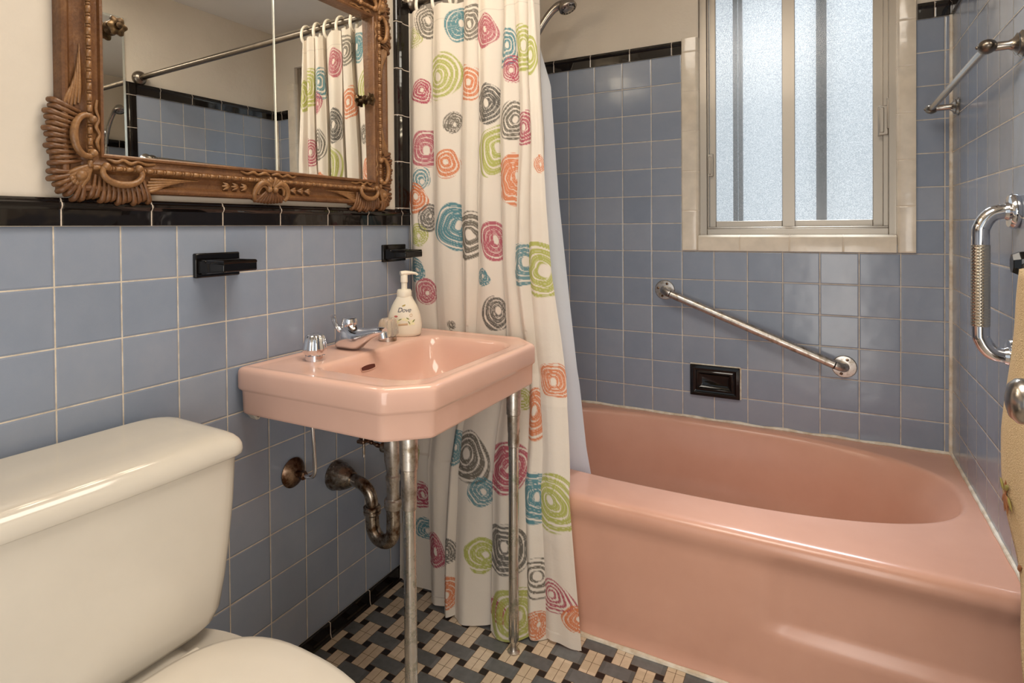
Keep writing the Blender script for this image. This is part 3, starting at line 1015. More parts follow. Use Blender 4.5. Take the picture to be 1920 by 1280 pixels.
sv = thing('supply_pipe', 'thin chrome water supply pipe with round wall flange below the basin', 'pipe', (0.03, 0.541, 0.47))
MB().lathe([(0.0, 0.0), (0.037, 0.0), (0.038, 0.003), (0.033, 0.009), (0.020, 0.016), (0.012, 0.020), (0.0, 0.020)], at((0.001, 0.541, 0.502), (1, 0, 0)), 32).build('flange', M['rust'], sv)
st_ = MB().lathe([(0.0, 0.0), (0.0085, 0.0), (0.0085, 0.012), (0.0115, 0.013), (0.0115, 0.026), (0.008, 0.028), (0.0, 0.028)], at((0.018, 0.541, 0.502), (1, 0, 0)), 6)
st_.build('coupling_nut', M['rust'], sv, smooth=0)
MB().tube(spline([(0.042, 0.541, 0.502), (0.060, 0.541, 0.501), (0.074, 0.541, 0.507), (0.081, 0.540, 0.522), (0.082, 0.539, 0.545), (0.080, 0.537, 0.60), (0.078, 0.535, 0.66), (0.078, 0.535, 0.706)], 6), 0.0052, 12).build('riser_tube', M['chrome'], sv)

# ------------------------------------------------------------------ toilet (built about its own base, then turned a little)
toi = bpy.data.objects.new('toilet', None)
COL.objects.link(toi)
tag(toi, 'off-white two-piece toilet with closed lid beside the blue wall', 'toilet')
TW = 0.250


def rrect(x0, x1, hw, r, z, k=8, bow=0.0):
    pl = [(x0, -hw), (x1, -hw), (x1, hw), (x0, hw)]
    q = round_poly(pl, r, k)
    res = []
    for (ax, ay), (bx, by) in zip(q, q[1:] + q[:1]):
        for j in range(3):
            x, y = ax + (bx - ax) * j / 3, ay + (by - ay) * j / 3
            res.append((x + (bow * (1 - (y / hw) ** 2) if x > (x0 + x1) / 2 else 0), y, z))
    return res


tk = []
for z, hw, x1, r in ((0.414, 0.120, 0.150, 0.03), (0.4145, 0.150, 0.185, 0.04), (0.418, 0.170, 0.198, 0.045), (0.428, 0.186, 0.204, 0.045), (0.447, 0.197, 0.207, 0.045), (0.50, 0.207, 0.210, 0.045), (0.56, 0.216, 0.211, 0.045), (0.63, 0.224, 0.212, 0.045), (0.713, 0.230, 0.212, 0.045)):
    tk.append(rrect(0.0, x1, hw, r, z, bow=0.006))
MB().rings(tk).build('tank', M['white'], toi, smooth=50)
ld = []
for z, g, r in ((0.7140, -0.006, 0.035), (0.7140, 0.003, 0.035), (0.717, 0.0055, 0.035), (0.724, 0.006, 0.035), (0.732, 0.0050, 0.035), (0.740, 0.0015, 0.035), (0.747, -0.005, 0.035), (0.7525, -0.014, 0.035), (0.756, -0.026, 0.035), (0.758, -0.042, 0.03), (0.7585, -0.07, 0.03)):
    ld.append(rrect(-0.002, 0.216 + g, 0.229 + g, r, z, bow=0.006))
MB().rings(ld).build('tank_lid', M['white'], toi, smooth=50)
hn = MB().lathe([(0.0, 0), (0.014, 0), (0.014, 0.008), (0, 0.010)], at((0.210, -0.20, 0.655), (1, 0, 0)), 20)
hn.tube([(0.218, -0.20, 0.655), (0.227, -0.205, 0.655), (0.230, -0.215, 0.651), (0.230, -0.225, 0.647)], [0.005, 0.006, 0.006, 0.007], 12)
hn.build('flush_handle', M['chrome'], toi)


def egg(x0, x1, hw, z, n=60, p=2.2):
    """seat outline: round at the front, squarer at the back"""
    cx = x0 + (x1 - x0) * 0.42
    res = []
    for i in range(n):
        t = 2 * PI * i / n
        c_, s_ = math.cos(t), math.sin(t)
        a = (x1 - cx) if c_ > 0 else (cx - x0)
        pp = 2.0 if c_ > 0 else 2.9
        res.append((cx + a * math.copysign(abs(c_) ** (2 / pp), c_), 0.02 + hw * math.copysign(abs(s_) ** (2 / pp), s_), z + (0.012 if z > 0.3 else 0)))
    return res


bl = [egg(0.10, 0.52, 0.105, 0.0), egg(0.09, 0.53, 0.110, 0.012), egg(0.10, 0.51, 0.095, 0.06), egg(0.10, 0.52, 0.095, 0.13), egg(0.10, 0.58, 0.12, 0.20), egg(0.09, 0.655, 0.160, 0.28), egg(0.085, 0.69, 0.180, 0.34), egg(0.08, 0.70, 0.185, 0.375), egg(0.085, 0.695, 0.182, 0.384), egg(0.12, 0.66, 0.14, 0.385)]
MB().rings(bl).build('bowl', M['white'], toi, smooth=50)
sh = [rrect(0.0, 0.28, hw, 0.04, z) for hw, z in ((0.11, 0.30), (0.150, 0.345), (0.158, 0.375), (0.154, 0.388), (0.13, 0.392))]
sh.append(rrect(0.03, 0.17, 0.10, 0.03, 0.414))
MB().rings(sh).build('tank_shelf', M['white'], toi, smooth=50)
se = [egg(0.250, 0.705, 0.176, 0.3855), egg(0.246, 0.709, 0.182, 0.388), egg(0.246, 0.709, 0.183, 0.396), egg(0.250, 0.705, 0.180, 0.400)]
MB().rings(se).build('seat_ring', M['seat'], toi, smooth=50)
li = [egg(0.240, 0.705, 0.178, 0.4015), egg(0.236, 0.711, 0.184, 0.404), egg(0.236, 0.711, 0.185, 0.412), egg(0.241, 0.706, 0.181, 0.418), egg(0.252, 0.694, 0.170, 0.422), egg(0.29, 0.65, 0.13, 0.425), egg(0.36, 0.56, 0.06, 0.4265)]
MB().rings(li).build('seat_lid', M['seat'], toi, smooth=50)
for y in (-0.075, 0.075):
    MB().tube([(0.236, y + 0.02 - 0.022, 0.412), (0.236, y + 0.02 + 0.022, 0.412)], 0.011, 14).build('hinge', M['seat'], toi)
toi.location = (0.030, -0.025, 0)
toi.rotation_euler = (0, 0, math.radians(-2))

# ------------------------------------------------------------------ ornate mirror
mir = thing('wall_mirror', 'carved brown gilt-wood framed wall mirror above the pink basin', 'mirror', (0, 0.463, 1.24))
MY0, MY1, MZ0, MZ1 = 0.078, 0.850, 1.272, 1.757
FW = 0.072
PROF = [(0.0, 0.001), (0.0, 0.0225), (0.003, 0.0255), (0.007, 0.0255), (0.009, 0.0195), (0.017, 0.0195), (0.0205, 0.021), (0.022, 0.0245), (0.0325, 0.0245), (0.0345, 0.020), (0.038, 0.0165), (0.046, 0.0135), (0.054, 0.0145), (0.059, 0.0195), (0.061, 0.0225), (0.066, 0.0235), (0.070, 0.0215), (0.072, 0.017), (0.072, -0.004)]


def frame_pt(side, t, wv, h):
    """corner-mitred frame: side 0..3 = bottom, right, top, left; t runs 0..1 along the outer mitre"""
    y0, y1, z0, z1 = MY0 - wv, MY1 + wv, MZ0 - wv, MZ1 + wv
    cs = [(y0, z0), (y1, z0), (y1, z1), (y0, z1)]
    a, c_ = cs[side], cs[(side + 1) % 4]
    return (h, a[0] + (c_[0] - a[0]) * t, a[1] + (c_[1] - a[1]) * t)


fr = MB()
rings_ = []
for s_ in range(4):
    rings_.append([frame_pt(s_, 0, wv, h) for wv, h in PROF])
rings_.append(rings_[0])
fr.rings(rings_, False, False, closed=False)
fr.build('frame', M['wood'], mir, smooth=25)
bd = MB()
wv = 0.0272
for s_ in range(4):
    a, c_ = Vector(frame_pt(s_, 0, wv, 0.0255)), Vector(frame_pt(s_, 1, wv, 0.0255))
    L_ = (c_ - a).length
    dirv = (c_ - a).normalized()
    pos_, i = 0.004, 0
    while pos_ < L_ - 0.006:
        ln = 0.0135 if i % 2 == 0 else 0.0042
        p0, p1 = a + dirv * pos_, a + dirv * (pos_ + ln)
        e = 0.0012 if i % 2 == 0 else 0.001
        bd.tube([p0, p0 + dirv * e, p1 - dirv * e, p1], [0.0030, 0.0047, 0.0047, 0.0030] if i % 2 == 0 else [0.0026, 0.0040, 0.0040, 0.0026], 8)
        pos_ += ln + 0.0012
        i += 1
bd.build('bead_moulding', M['wood_hi'], mir, smooth=60)


def carve(mb, f, pts, rad, n=8, sq=0.75):
    """raised carved ridge; pts are (a, b, h) in ornament coordinates mapped by f"""
    mb.tube([f(*p) for p in spline(pts, 5)], lerp_list(list(np.linspace(0, 1, len(rad))), rad, (len(pts) - 1) * 5 + 1), n, flat=(Vector((1, 0, 0)), sq))


def corner(cy, cz, sy, sz):
    """corner leaf carving: a points along the frame sideways, b up the frame; (0,0) is the inner corner of the glass"""
    f = lambda a, c_, h: Vector((h, cy + sy * a, cz + sz * c_))
    o = MB()
    # scalloped shell round the outside
    pairs = []
    for i in range(12):                                  # down the upright side
        t = i / 11
        pairs.append(((-0.040 - 0.010 * math.sin(t * PI), 0.072 - 0.088 * t), (-0.078 - 0.012 * math.sin(PI * (0.2 + 0.7 * t)) + 0.004 * math.sin(i * 2.1), 0.088 - 0.112 * t)))
    for i in range(7):                                   # round the corner
        t = (i + 0.5) / 7
        an = math.radians(184 + 82 * t)
        pairs.append(((-0.034 + 0.016 * math.cos(an), -0.034 + 0.016 * math.sin(an)), (-0.028 + (0.060 + 0.004 * (i % 2)) * math.cos(an), -0.028 + (0.060 + 0.004 * (i % 2)) * math.sin(an))))
    for i in range(12):                                  # along the bottom
        t = i / 11
        pairs.append(((-0.016 + 0.088 * t, -0.040 - 0.010 * math.sin(t * PI)), (-0.024 + 0.112 * t, -0.078 - 0.012 * math.sin(PI * (0.1 + 0.7 * t)) + 0.004 * math.sin(i * 2.1))))
    for (a0, b0), (a1, b1) in pairs:
        carve(o, f, [(a0, b0, 0.0205), ((a0 + a1) / 2, (b0 + b1) / 2 - 0.001, 0.0225), (a1 * 0.90 + a0 * 0.10, b1 * 0.90 + b0 * 0.10, 0.0185), (a1, b1, 0.006)], [0.0030, 0.0040, 0.0054, 0.0050], 8)
    # solid ground under the shell
    o.rings([[f(a, c_, h) for a, c_ in ((-0.076, 0.090), (-0.083, 0.03), (-0.080, -0.03), (-0.068, -0.068), (-0.03, -0.080), (0.03, -0.083), (0.090, -0.076), (0.090, -0.034), (-0.028, -0.028), (-0.034, 0.090))] for h in (-0.003, 0.0165)])
    o.build('corner_shell', M['wood'], mir, smooth=60)
    o = MB()
    # two C-scrolls
    for sw in (0, 1):
        g = (lambda a, c_, h: f(c_, a, h)) if sw else f
        cx, cy_ = -0.034, 0.029
        arc = []
        for i in range(11):
            t = math.radians(70 + 220 * i / 10)
            arc.append((cx + 0.023 * math.cos(t), cy_ + 0.037 * math.sin(t), 0.030 + 0.002 * math.sin(PI * i / 10)))
        o.tube([g(*p) for p in spline(arc, 3)], lerp_list([0, 0.5, 1], [0.0048, 0.0070, 0.0048], 31), 10)
        for e in (arc[0], arc[-1]):
            o.ball(g(e[0] + 0.002, e[1] + (-0.004 if e is arc[0] else 0.004), e[2] + 0.001), 0.0074, 12, 8)
    o.ball(f(-0.043, -0.043, 0.027), (0.007, 0.010, 0.010), 12, 8)
    for i in range(6):
        r_ = math.radians(190 + 14 * i)
        o.tube([f(-0.022, -0.022, 0.021), f(-0.030 + 0.018 * math.cos(r_), -0.030 + 0.018 * math.sin(r_), 0.025), f(-0.036 + 0.030 * math.cos(r_), -0.036 + 0.030 * math.sin(r_), 0.021)], [0.004, 0.0055, 0.003], 8)
    for an in (200, 225, 250):
        r_ = math.radians(an)
        o.ball(f(-0.045 + 0.013 * math.cos(r_), -0.045 + 0.013 * math.sin(r_), 0.024), (0.004, 0.005, 0.005), 10, 6)
    o.build('corner_scrolls', M['wood_hi'], mir, smooth=60)
    o = MB()
    # long leaves running up and along the cove
    for sw in (0, 1):
        g = (lambda a, c_, h: f(c_, a, h)) if sw else f
        for i in range(5):
            q = i / 4
            carve(o, g, [(-0.068 + 0.026 * q, 0.072 + 0.004 * i, 0.019), (-0.064 + 0.022 * q, 0.094 + 0.005 * i, 0.0225), (-0.055 + 0.014 * q, 0.114 + 0.010 * i, 0.0215), (-0.046 + 0.007 * q, 0.128 + 0.017 * i, 0.0175)], [0.0026, 0.0034, 0.0026, 0.0009], 8)
        # sprig inside, against the sight edge
        carve(o, g, [(-0.008, 0.004, 0.020), (-0.014, 0.020, 0.024), (-0.009, 0.034, 0.0235), (-0.015, 0.048, 0.024), (-0.010, 0.062, 0.0235), (-0.014, 0.080, 0.022), (-0.011, 0.098, 0.020)], [0.0025, 0.0040, 0.0028, 0.0038, 0.0026, 0.0032, 0.0030], 8)
    o.build('corner_leaves', M['wood_hi'], mir, smooth=60)


for cy, sy in ((MY0, 1), (MY1, -1)):
    for cz, sz in ((MZ0, 1), (MZ1, -1)):
        corner(cy, cz, sy, sz)


def crest(cz, sz):
    cy = (MY0 + MY1) / 2
    f = lambda a, c_, h: Vector((h, cy + a, cz + sz * c_))
    o = MB()
    for sg in (-1, 1):
        sc = [(sg * 0.008, -0.047, 0.028), (sg * 0.012, -0.037, 0.031), (sg * 0.024, -0.0325, 0.032), (sg * 0.038, -0.037, 0.031), (sg * 0.048, -0.050, 0.028), (sg * 0.050, -0.064, 0.024), (sg * 0.044, -0.073, 0.020)]
        carve(o, f, sc, [0.0070, 0.0052, 0.0062, 0.0070, 0.0068, 0.0058, 0.0050], 10, 0.9)
        sc2 = [(sg * 0.013, -0.050, 0.026), (sg * 0.018, -0.043, 0.028), (sg * 0.028, -0.041, 0.0285), (sg * 0.036, -0.048, 0.0275), (sg * 0.039, -0.060, 0.024)]
        carve(o, f, sc2, [0.0030, 0.0036, 0.0040, 0.0040, 0.0034], 8, 0.9)
        o.ball(f(sg * 0.009, -0.048, 0.029), 0.0075, 12, 8)
        # petals over the beads
        for q, (dx, dy) in enumerate(((0.006, 0.020), (0.014, 0.015), (0.020, 0.007))):
            carve(o, f, [(sg * 0.003, -0.040, 0.028), (sg * (0.003 + dx * 0.6), -0.040 + dy * 0.7, 0.033), (sg * (0.003 + dx), -0.040 + dy, 0.031)], [0.0035, 0.0050, 0.0040], 8)
        # flower sprays along the cove
        for k_, x in enumerate((0.074, 0.098, 0.122)):
            for dz, l_ in ((0.007, 0.016), (0.000, 0.019), (-0.007, 0.016)):
                carve(o, f, [(sg * (x - 0.008), -0.046, 0.0175), (sg * (x - 0.008 + l_ * 0.5), -0.046 + dz * 0.5, 0.0225), (sg * (x - 0.008 + l_), -0.046 + dz * 1.2, 0.019)], [0.0024, 0.0034, 0.0012], 6)
        # sprig at the sight edge
        carve(o, f, [(sg * 0.004, -0.012, 0.022), (sg * 0.020, -0.009, 0.0245), (sg * 0.036, -0.014, 0.024), (sg * 0.052, -0.009, 0.0235), (sg * 0.068, -0.014, 0.0235), (sg * 0.084, -0.008, 0.020)], [0.0030, 0.0040, 0.0028, 0.0038, 0.0028, 0.0026], 8)
    o.build('crest_scrolls', M['wood_hi'], mir, smooth=60)
    o = MB()
    for i in range(9):
        t = (i - 4) / 4
        carve(o, f, [(t * 0.010, -0.050, 0.024), (t * 0.026, -0.063, 0.0235), (t * 0.036, -0.074, 0.018), (t * 0.040, -0.080 + 0.004 * abs(t), 0.010)], [0.0028, 0.0040, 0.0046, 0.0036], 8)
    o.rings([[f(a, c_, h) for a, c_ in ((-0.044, -0.046), (0.044, -0.046), (0.050, -0.068), (0.03, -0.076), (-0.03, -0.076), (-0.050, -0.068))] for h in (-0.003, 0.0165)])
    o.build('crest_shell', M['wood'], mir, smooth=60)


crest(MZ0, 1)
crest(MZ1, -1)
# glass: two doors, leaning back a touch at the top
TILT = math.radians(0.80)


def pane_box(y0, y1, z0, z1, x, name='mirror_pane'):
    zc = (MZ0 + MZ1) / 2
    tx = lambda z: x - (z - zc) * math.tan(TILT)
    m_ = MB()
    m_.cur = 0
    m_.add([(tx(z0), y0 + 0.003, z0 + 0.003), (tx(z0), y1 - 0.003, z0 + 0.003), (tx(z1), y1 - 0.003, z1 - 0.003), (tx(z1), y0 + 0.003, z1 - 0.003),
            (tx(z0) - 0.0015, y0, z0), (tx(z0) - 0.0015, y1, z0), (tx(z1) - 0.0015, y1, z1), (tx(z1) - 0.0015, y0, z1)], [(0, 1, 2, 3)])
    m_.cur = 1
    m_.f += [(0, 4, 5, 1), (1, 5, 6, 2), (2, 6, 7, 3), (3, 7, 4, 0), (7, 6, 5, 4)]
    m_.mi += [1] * 5
    return m_.build(name, [M['mirror'], M['mirror_edge']], mir, smooth=0)


XM = 0.0060
pane_box(MY0 - 0.004, 0.4945, MZ0 - 0.004, MZ1 + 0.004, XM)
pane_box(0.4955, MY1 + 0.004, MZ0 - 0.004, MZ1 + 0.004, XM)


def mirror_knob(y, z):
    k_ = MB().lathe([(0.0, 0.0), (0.0135, 0.0), (0.0140, 0.002), (0.010, 0.004), (0.0055, 0.006), (0.0050, 0.016), (0.008, 0.019), (0, 0.020)], at((XM - 0.0015, y, z), (1, 0, 0)), 20)
    k_.lathe([(0.0, 0.018), (0.012, 0.0185), (0.0175, 0.0215), (0.0175, 0.0255), (0.012, 0.0285), (0.007, 0.028), (0.006, 0.033), (0, 0.034)], at((XM - 0.0015, y, z), (1, 0, 0)), 48, mod=lambda a, i: 1 + (0.13 * math.cos(6 * a) if i in (2, 3, 4) else 0))
    k_.build('flower_knob', M['brass_dark'], mir, smooth=50)


mirror_knob(0.101, 1.515)
mirror_knob(0.833, 1.510)

# ------------------------------------------------------------------ mirror on the right wall, seen as a strip in the framed one
om = thing('frameless_mirror', 'plain frameless mirror on the opposite wall, seen as a strip in the framed mirror', 'mirror', (XR, 0.7, 1.2))
m_ = MB()
y0, y1, z0, z1, xo = 0.46, 1.009, 1.200, 2.13, XR - 0.006
m_.add([(xo, y0 + 0.012, z0 + 0.012), (xo, y1 - 0.012, z0 + 0.012), (xo, y1 - 0.012, z1 - 0.012), (xo, y0 + 0.012, z1 - 0.012), (xo + 0.003, y0, z0), (xo + 0.003, y1, z0), (xo + 0.003, y1, z1), (xo + 0.003, y0, z1)], [(0, 1, 2, 3)])
m_.cur = 1
m_.f += [(0, 4, 5, 1), (1, 5, 6, 2), (2, 6, 7, 3), (3, 7, 4, 0), (7, 6, 5, 4)]
m_.mi += [1] * 5
m_.build('glass', [M['mirror'], M['mirror_edge']], om, smooth=0)

# ------------------------------------------------------------------ black ceramic dishes on the left wall
def wall_dish(name, yc, z, label, cat, hole):
    t_ = thing(name, label, cat, (0.0, yc, z))
    p_ = MB().box((-0.004, yc - 0.057, z - 0.027), (0.009, yc + 0.057, z + 0.027))
    p_.build('back_plate', M['black'], t_, bevel=0.003)
    d_ = MB()
    # stepped tray with a hollow top
    def ring(x, hw, zl, zh):
        return [(x, yc - hw, zl), (x, yc + hw, zl), (x, yc + hw, zh), (x, yc - hw, zh)]
    d_.rings([ring(0.006, 0.050, z - 0.020, z + 0.014), ring(0.026, 0.047, z - 0.018, z + 0.012), ring(0.030, 0.046, z - 0.016, z + 0.007), ring(0.084, 0.044, z - 0.013, z + 0.007)])
    tray = d_.build('tray', M['black'], t_, bevel=0.003)
    r_ = MB()
    if hole:
        for dy in (-0.022, 0.022):
            r_.tube([(0.050 + 0.011 * math.cos(a), yc + dy + 0.014 * math.sin(a), z + 0.0055) for a in [2 * PI * i / 24 for i in range(24)]], 0.0022, 8, closed=True)
        r_.tube([(x, y, z + 0.0075) for x, y in ((0.031, yc - 0.043), (0.081, yc - 0.041), (0.081, yc + 0.041), (0.031, yc + 0.043))], 0.0026, 8)
    else:
        r_.tube([(x, y, z + 0.0075) for x, y in ((0.031, yc - 0.043), (0.081, yc - 0.041), (0.081, yc + 0.041), (0.031, yc + 0.043))], 0.0042, 8)
        for dx in (0.042, 0.054):
            r_.tube([(dx, yc - 0.034, z + 0.005), (dx, yc + 0.034, z + 0.005)], 0.002, 8)
    r_.build('rim', M['black'], tray)


wall_dish('soap_dish', 0.327, 1.050, 'black ceramic soap dish on blue tiles, above toilet and faucet', 'soap dish', False)
wall_dish('toothbrush_holder', 0.965, 1.050, 'black ceramic toothbrush holder on the tiles beside the shower curtain', 'toothbrush holder', True)

# ------------------------------------------------------------------ recessed black soap dish on the window wall
sd = thing('tub_soap_dish', 'black rectangular ceramic soap dish set in blue tiles above tub', 'soap dish', (0.827, YB, 0.473))
x0, x1, z0, z1 = 0.738, 0.916, 0.474, 0.592
rs = []
for ins, out in ((0.0, -0.003), (0.0, 0.010), (0.002, 0.0125), (0.012, 0.0135), (0.016, 0.011), (0.021, 0.010), (0.024, 0.012), (0.029, 0.012), (0.037, 0.004), (0.043, 0.002)):
    rs.append([(x, YB - out, z) for x, z in round_poly([(x0 + ins, z0 + ins), (x1 - ins, z0 + ins), (x1 - ins, z1 - ins), (x0 + ins, z1 - ins)], 0.003, 3)])
MB().rings(rs).build('dish_body', M['black'], sd, smooth=25)
MB().box((x0 + 0.028, YB - 0.016, z0 + 0.024), (x1 - 0.028, YB - 0.002, z0 + 0.032)).build('ledge', M['black'], sd, bevel=0.003)
k = MB().tube([(x, YB - 0.001, z1 + 0.001) for x in np.linspace(x0, x1, 8)] + [(x1 + 0.002, YB - 0.001, z) for z in np.linspace(z1, z0, 6)], 0.003, 8)
k.build('grout_line', M['caulk'], sd)

# ------------------------------------------------------------------ sloping grab bar
gb = thing('sloping_grab_bar', 'sloping chrome grab bar with round flanges on window wall above tub', 'grab bar', (0.95, YB, 0.63))
A, B = Vector((0.642, YB, 0.875)), Vector((1.250, YB, 0.635))
so = Vector((0, -0.042, 0))
dv = (B - A).normalized()
pth = [A, A + so * 0.45, A + so * 0.8 + dv * 0.008, A + so + dv * 0.030, A + so + dv * 0.09, B + so - dv * 0.09, B + so - dv * 0.030, B + so * 0.8 - dv * 0.008, B + so * 0.45, B]
MB().tube(spline(pth, 6), 0.0150, 20).build('bar', M['chrome_old'], gb, smooth=60)
for P_ in (A, B):
    fl = MB().lathe([(0.0, 0.0), (0.038, 0.0), (0.0385, 0.002), (0.036, 0.0045), (0.020, 0.006), (0.0, 0.0065)], at(P_ + Vector((0, -0.0005, 0)), (0, -1, 0)), 32)
    fo_ = fl.build('flange', M['chrome_old'], gb)
    for an in (70, 165, 250):
        r_ = math.radians(an)
        sc_ = MB().lathe([(0.0052, 0.0), (0.0050, 0.003), (0.003, 0.0045), (0, 0.0047)], at(P_ + Vector((0.026 * math.cos(r_), -0.0045, 0.026 * math.sin(r_))), (0, -1, 0)), 12)
        sc_.build('screw', M['rust'], fo_)

# ------------------------------------------------------------------ upright grab bar on the right wall
gr = thing('upright_grab_bar', 'upright chrome grab bar with knurled grip beside the tan towel', 'grab bar', (XR, 1.13, 1.0))
gy, gx = 1.130, 1.486
pth = [(XR, gy, 1.153), (XR - 0.022, gy, 1.153), (XR - 0.044, gy, 1.146), (gx + 0.003, gy, 1.122), (gx, gy, 1.090), (gx, gy, 0.905), (gx + 0.003, gy, 0.873), (XR - 0.044, gy, 0.849), (XR - 0.022, gy, 0.842), (XR, gy, 0.842)]
MB().tube(spline(pth, 7), 0.0160, 22).build('bar', M['chrome'], gr, smooth=60)
g_ = MB().lathe([(0.0160, -0.089), (0.0170, -0.088), (0.0170, 0.088), (0.0160, 0.089)], None, 32)
go = g_.build('knurled_grip', M['knurl'], gr)
go.matrix_parent_inverse = Matrix.Identity(4)
go.location = Vector((gx, gy, 0.992)) - gr.location
for z in (1.153, 0.842):
    MB().lathe([(0.0, 0.0), (0.036, 0.0), (0.0375, 0.003), (0.0375, 0.010), (0.034, 0.015), (0.020, 0.016), (0.018, 0.022), (0.0, 0.022)], at((XR - 0.0005, gy, z), (-1, 0, 0)), 32).build('flange', M['chrome'], gr)

# ------------------------------------------------------------------ high towel bar on the right wall
tb_ = thing('high_towel_bar', 'dark nickel towel bar high on the right tiled wall near window', 'towel bar', (XR, 1.42, 1.49))
bx_, bz = 1.482, 1.489
MB().tube([(bx_ - 0.001, 1.790, bz - 0.003), (bx_ + 0.006, 1.11, bz + 0.010)], 0.0085, 16).build('bar', M['nickel'], tb_)
for y, xx, zz in ((1.775, bx_, bz - 0.003), (1.092, bx_ + 0.006, bz + 0.010)):
    ps = MB().lathe([(0.0, 0.0), (0.027, 0.0), (0.028, 0.003), (0.022, 0.008), (0.023, 0.011), (0.014, 0.016), (0.009, 0.024), (0.0095, 0.05), (0.008, XR - xx), (0, XR - xx)], at((XR, y, zz), (-1, 0, 0)), 28)
    ps.build('post', M['nickel'], tb_)
    fn = MB()
    fn.ball((xx, y + (0.010 if y > 1.5 else -0.008), zz), (0.017, 0.024, 0.015), 20, 12)
    fn.ball((xx - 0.016, y + (0.010 if y > 1.5 else -0.008), zz), 0.004, 10, 6)
    fn.build('oval_finial', M['bronze'], tb_, smooth=60)

# ------------------------------------------------------------------ towel on its rail, and the door knob in front of it
rl = thing('towel_rail', 'towel rail held by black ceramic wall brackets under the tan towel', 'towel rail', (XR, 0.75, 1.045))
for y in (0.920, 0.475):
    br = MB()
    def sq(x, h, k_):
        return [(x, y + h * math.cos(a), 1.052 + k_ * math.sin(a)) for a in [PI / 8 + PI / 4 * i for i in range(8)]]
    br.rings([sq(XR + 0.002, 0.030, 0.036), sq(XR - 0.010, 0.030, 0.036), sq(XR - 0.018, 0.021, 0.026), sq(XR - 0.042, 0.019, 0.024), sq(XR - 0.054, 0.014, 0.018)])
    br.build('bracket', M['black'], rl, smooth=20)
MB().tube([(XR - 0.036, 0.910, 1.045), (XR - 0.036, 0.485, 1.045)], 0.0085, 14).build('rail', M['chrome_old'], rl)
tw = MB()
edge_z = [1.056, 1.035, 0.987, 0.839, 0.725, 0.626, 0.544, 0.466, 0.30]
edge_y = [0.825, 0.842, 0.885, 0.930, 0.960, 0.944, 0.898, 0.855, 0.78]
rs = []
zs_ = list(np.linspace(0.30, 1.046, 60))


def tow_x(y, z, off):
    return XR - 0.053 + off + 0.003 * math.sin(y * 40 + z * 9) + 0.004 * math.sin(z * 14 + 1)


outer, nn = [], 22
for z in zs_:
    ye = np.interp(-z, [-q for q in edge_z], edge_y)
    outer.append([(tow_x(ye + (0.60 - ye) * j / nn, z, -0.004), ye + (0.60 - ye) * j / nn, z) for j in range(nn + 1)])
ye = edge_y[0]
for an in np.linspace(0.2, PI - 0.2, 8):
    outer.append([(XR - 0.036 - 0.0145 * math.cos(an), ye + (0.60 - ye) * j / nn, 1.046 + 0.0145 * math.sin(an)) for j in range(nn + 1)])
for z in np.linspace(1.040, 0.42, 30):
    ye = np.interp(-z, [-q for q in edge_z], edge_y) - 0.012
    outer.append([(XR - 0.019 + 0.002 * math.sin(z * 14), ye + (0.60 - ye) * j / nn, z) for j in range(nn + 1)])
tw.rings(outer, False, False, closed=False)
to = tw.build('hanging_towel', M['towel'], None, smooth=80)
sol = to.modifiers.new('thick', 'SOLIDIFY')
sol.thickness = 0.005
sol.offset = 0
tag(to, 'tan terry towel with embroidered flowers hanging at the right edge', 'towel')
em = MB()
ey, ez = 0.905, 0.620


def petal(mb, y, z, l_, w_, an):
    p0 = Vector((tow_x(y, z, -0.0085), y, z))
    dv_ = Vector((0, math.cos(an), math.sin(an)))
    mb.tube([p0, p0 + dv_ * l_ * 0.35, p0 + dv_ * l_ * 0.7, p0 + dv_ * l_], [w_ * 0.3, w_, w_ * 0.8, w_ * 0.1], 8, flat=(Vector((1, 0, 0)), 0.35))


for dy, dz, l_, an in ((0.004, 0.010, 0.034, 2.7), (0.010, 0.006, 0.030, 0.5), (-0.01, 0.0, 0.034, 3.6)):
    petal(em, ey + dy, ez + dz, l_, 0.006, an)
em.build('leaf_embroidery', M['emb_green'], to, smooth=60)
em = MB()
for l_, an in ((0.036, 4.2), (0.034, 4.9), (0.030, 3.6), (0.030, 5.6), (0.028, 1.6)):
    petal(em, ey, ez, l_, 0.0065, an)
em.build('flower_embroidery', M['emb_brown'], to, smooth=60)
em = MB()
petal(em, 0.872, 0.50, 0.03, 0.006, 2.6)
em.build('petal_embroidery', M['emb_brown'], to, smooth=60)

dr_ = bpy.data.objects.new('door_1', None)
COL.objects.link(dr_)
dr_['at_base'] = 1
dr_.location = (1.47, 0.08, 0)
tag(dr_, 'white door leaf standing open along the right wall, out of frame but for its knob', 'door', kind='structure')
MB().box((1.452, -0.33, 0.012), (1.488, 0.528, 2.02)).build('door_leaf', M['door_paint'], dr_, bevel=0.002)
MB().lathe([(0.0, 0.0), (0.030, 0.0), (0.030, 0.004), (0.020, 0.008), (0.011, 0.011), (0.010, 0.022), (0.017, 0.025), (0.026, 0.030), (0.0295, 0.038), (0.0285, 0.047), (0.022, 0.054), (0.010, 0.0575), (0, 0.058)], at((1.452, 0.467, 0.898), (-1, 0, 0)), 36).build('door_knob', M['nickel'], dr_, smooth=50)

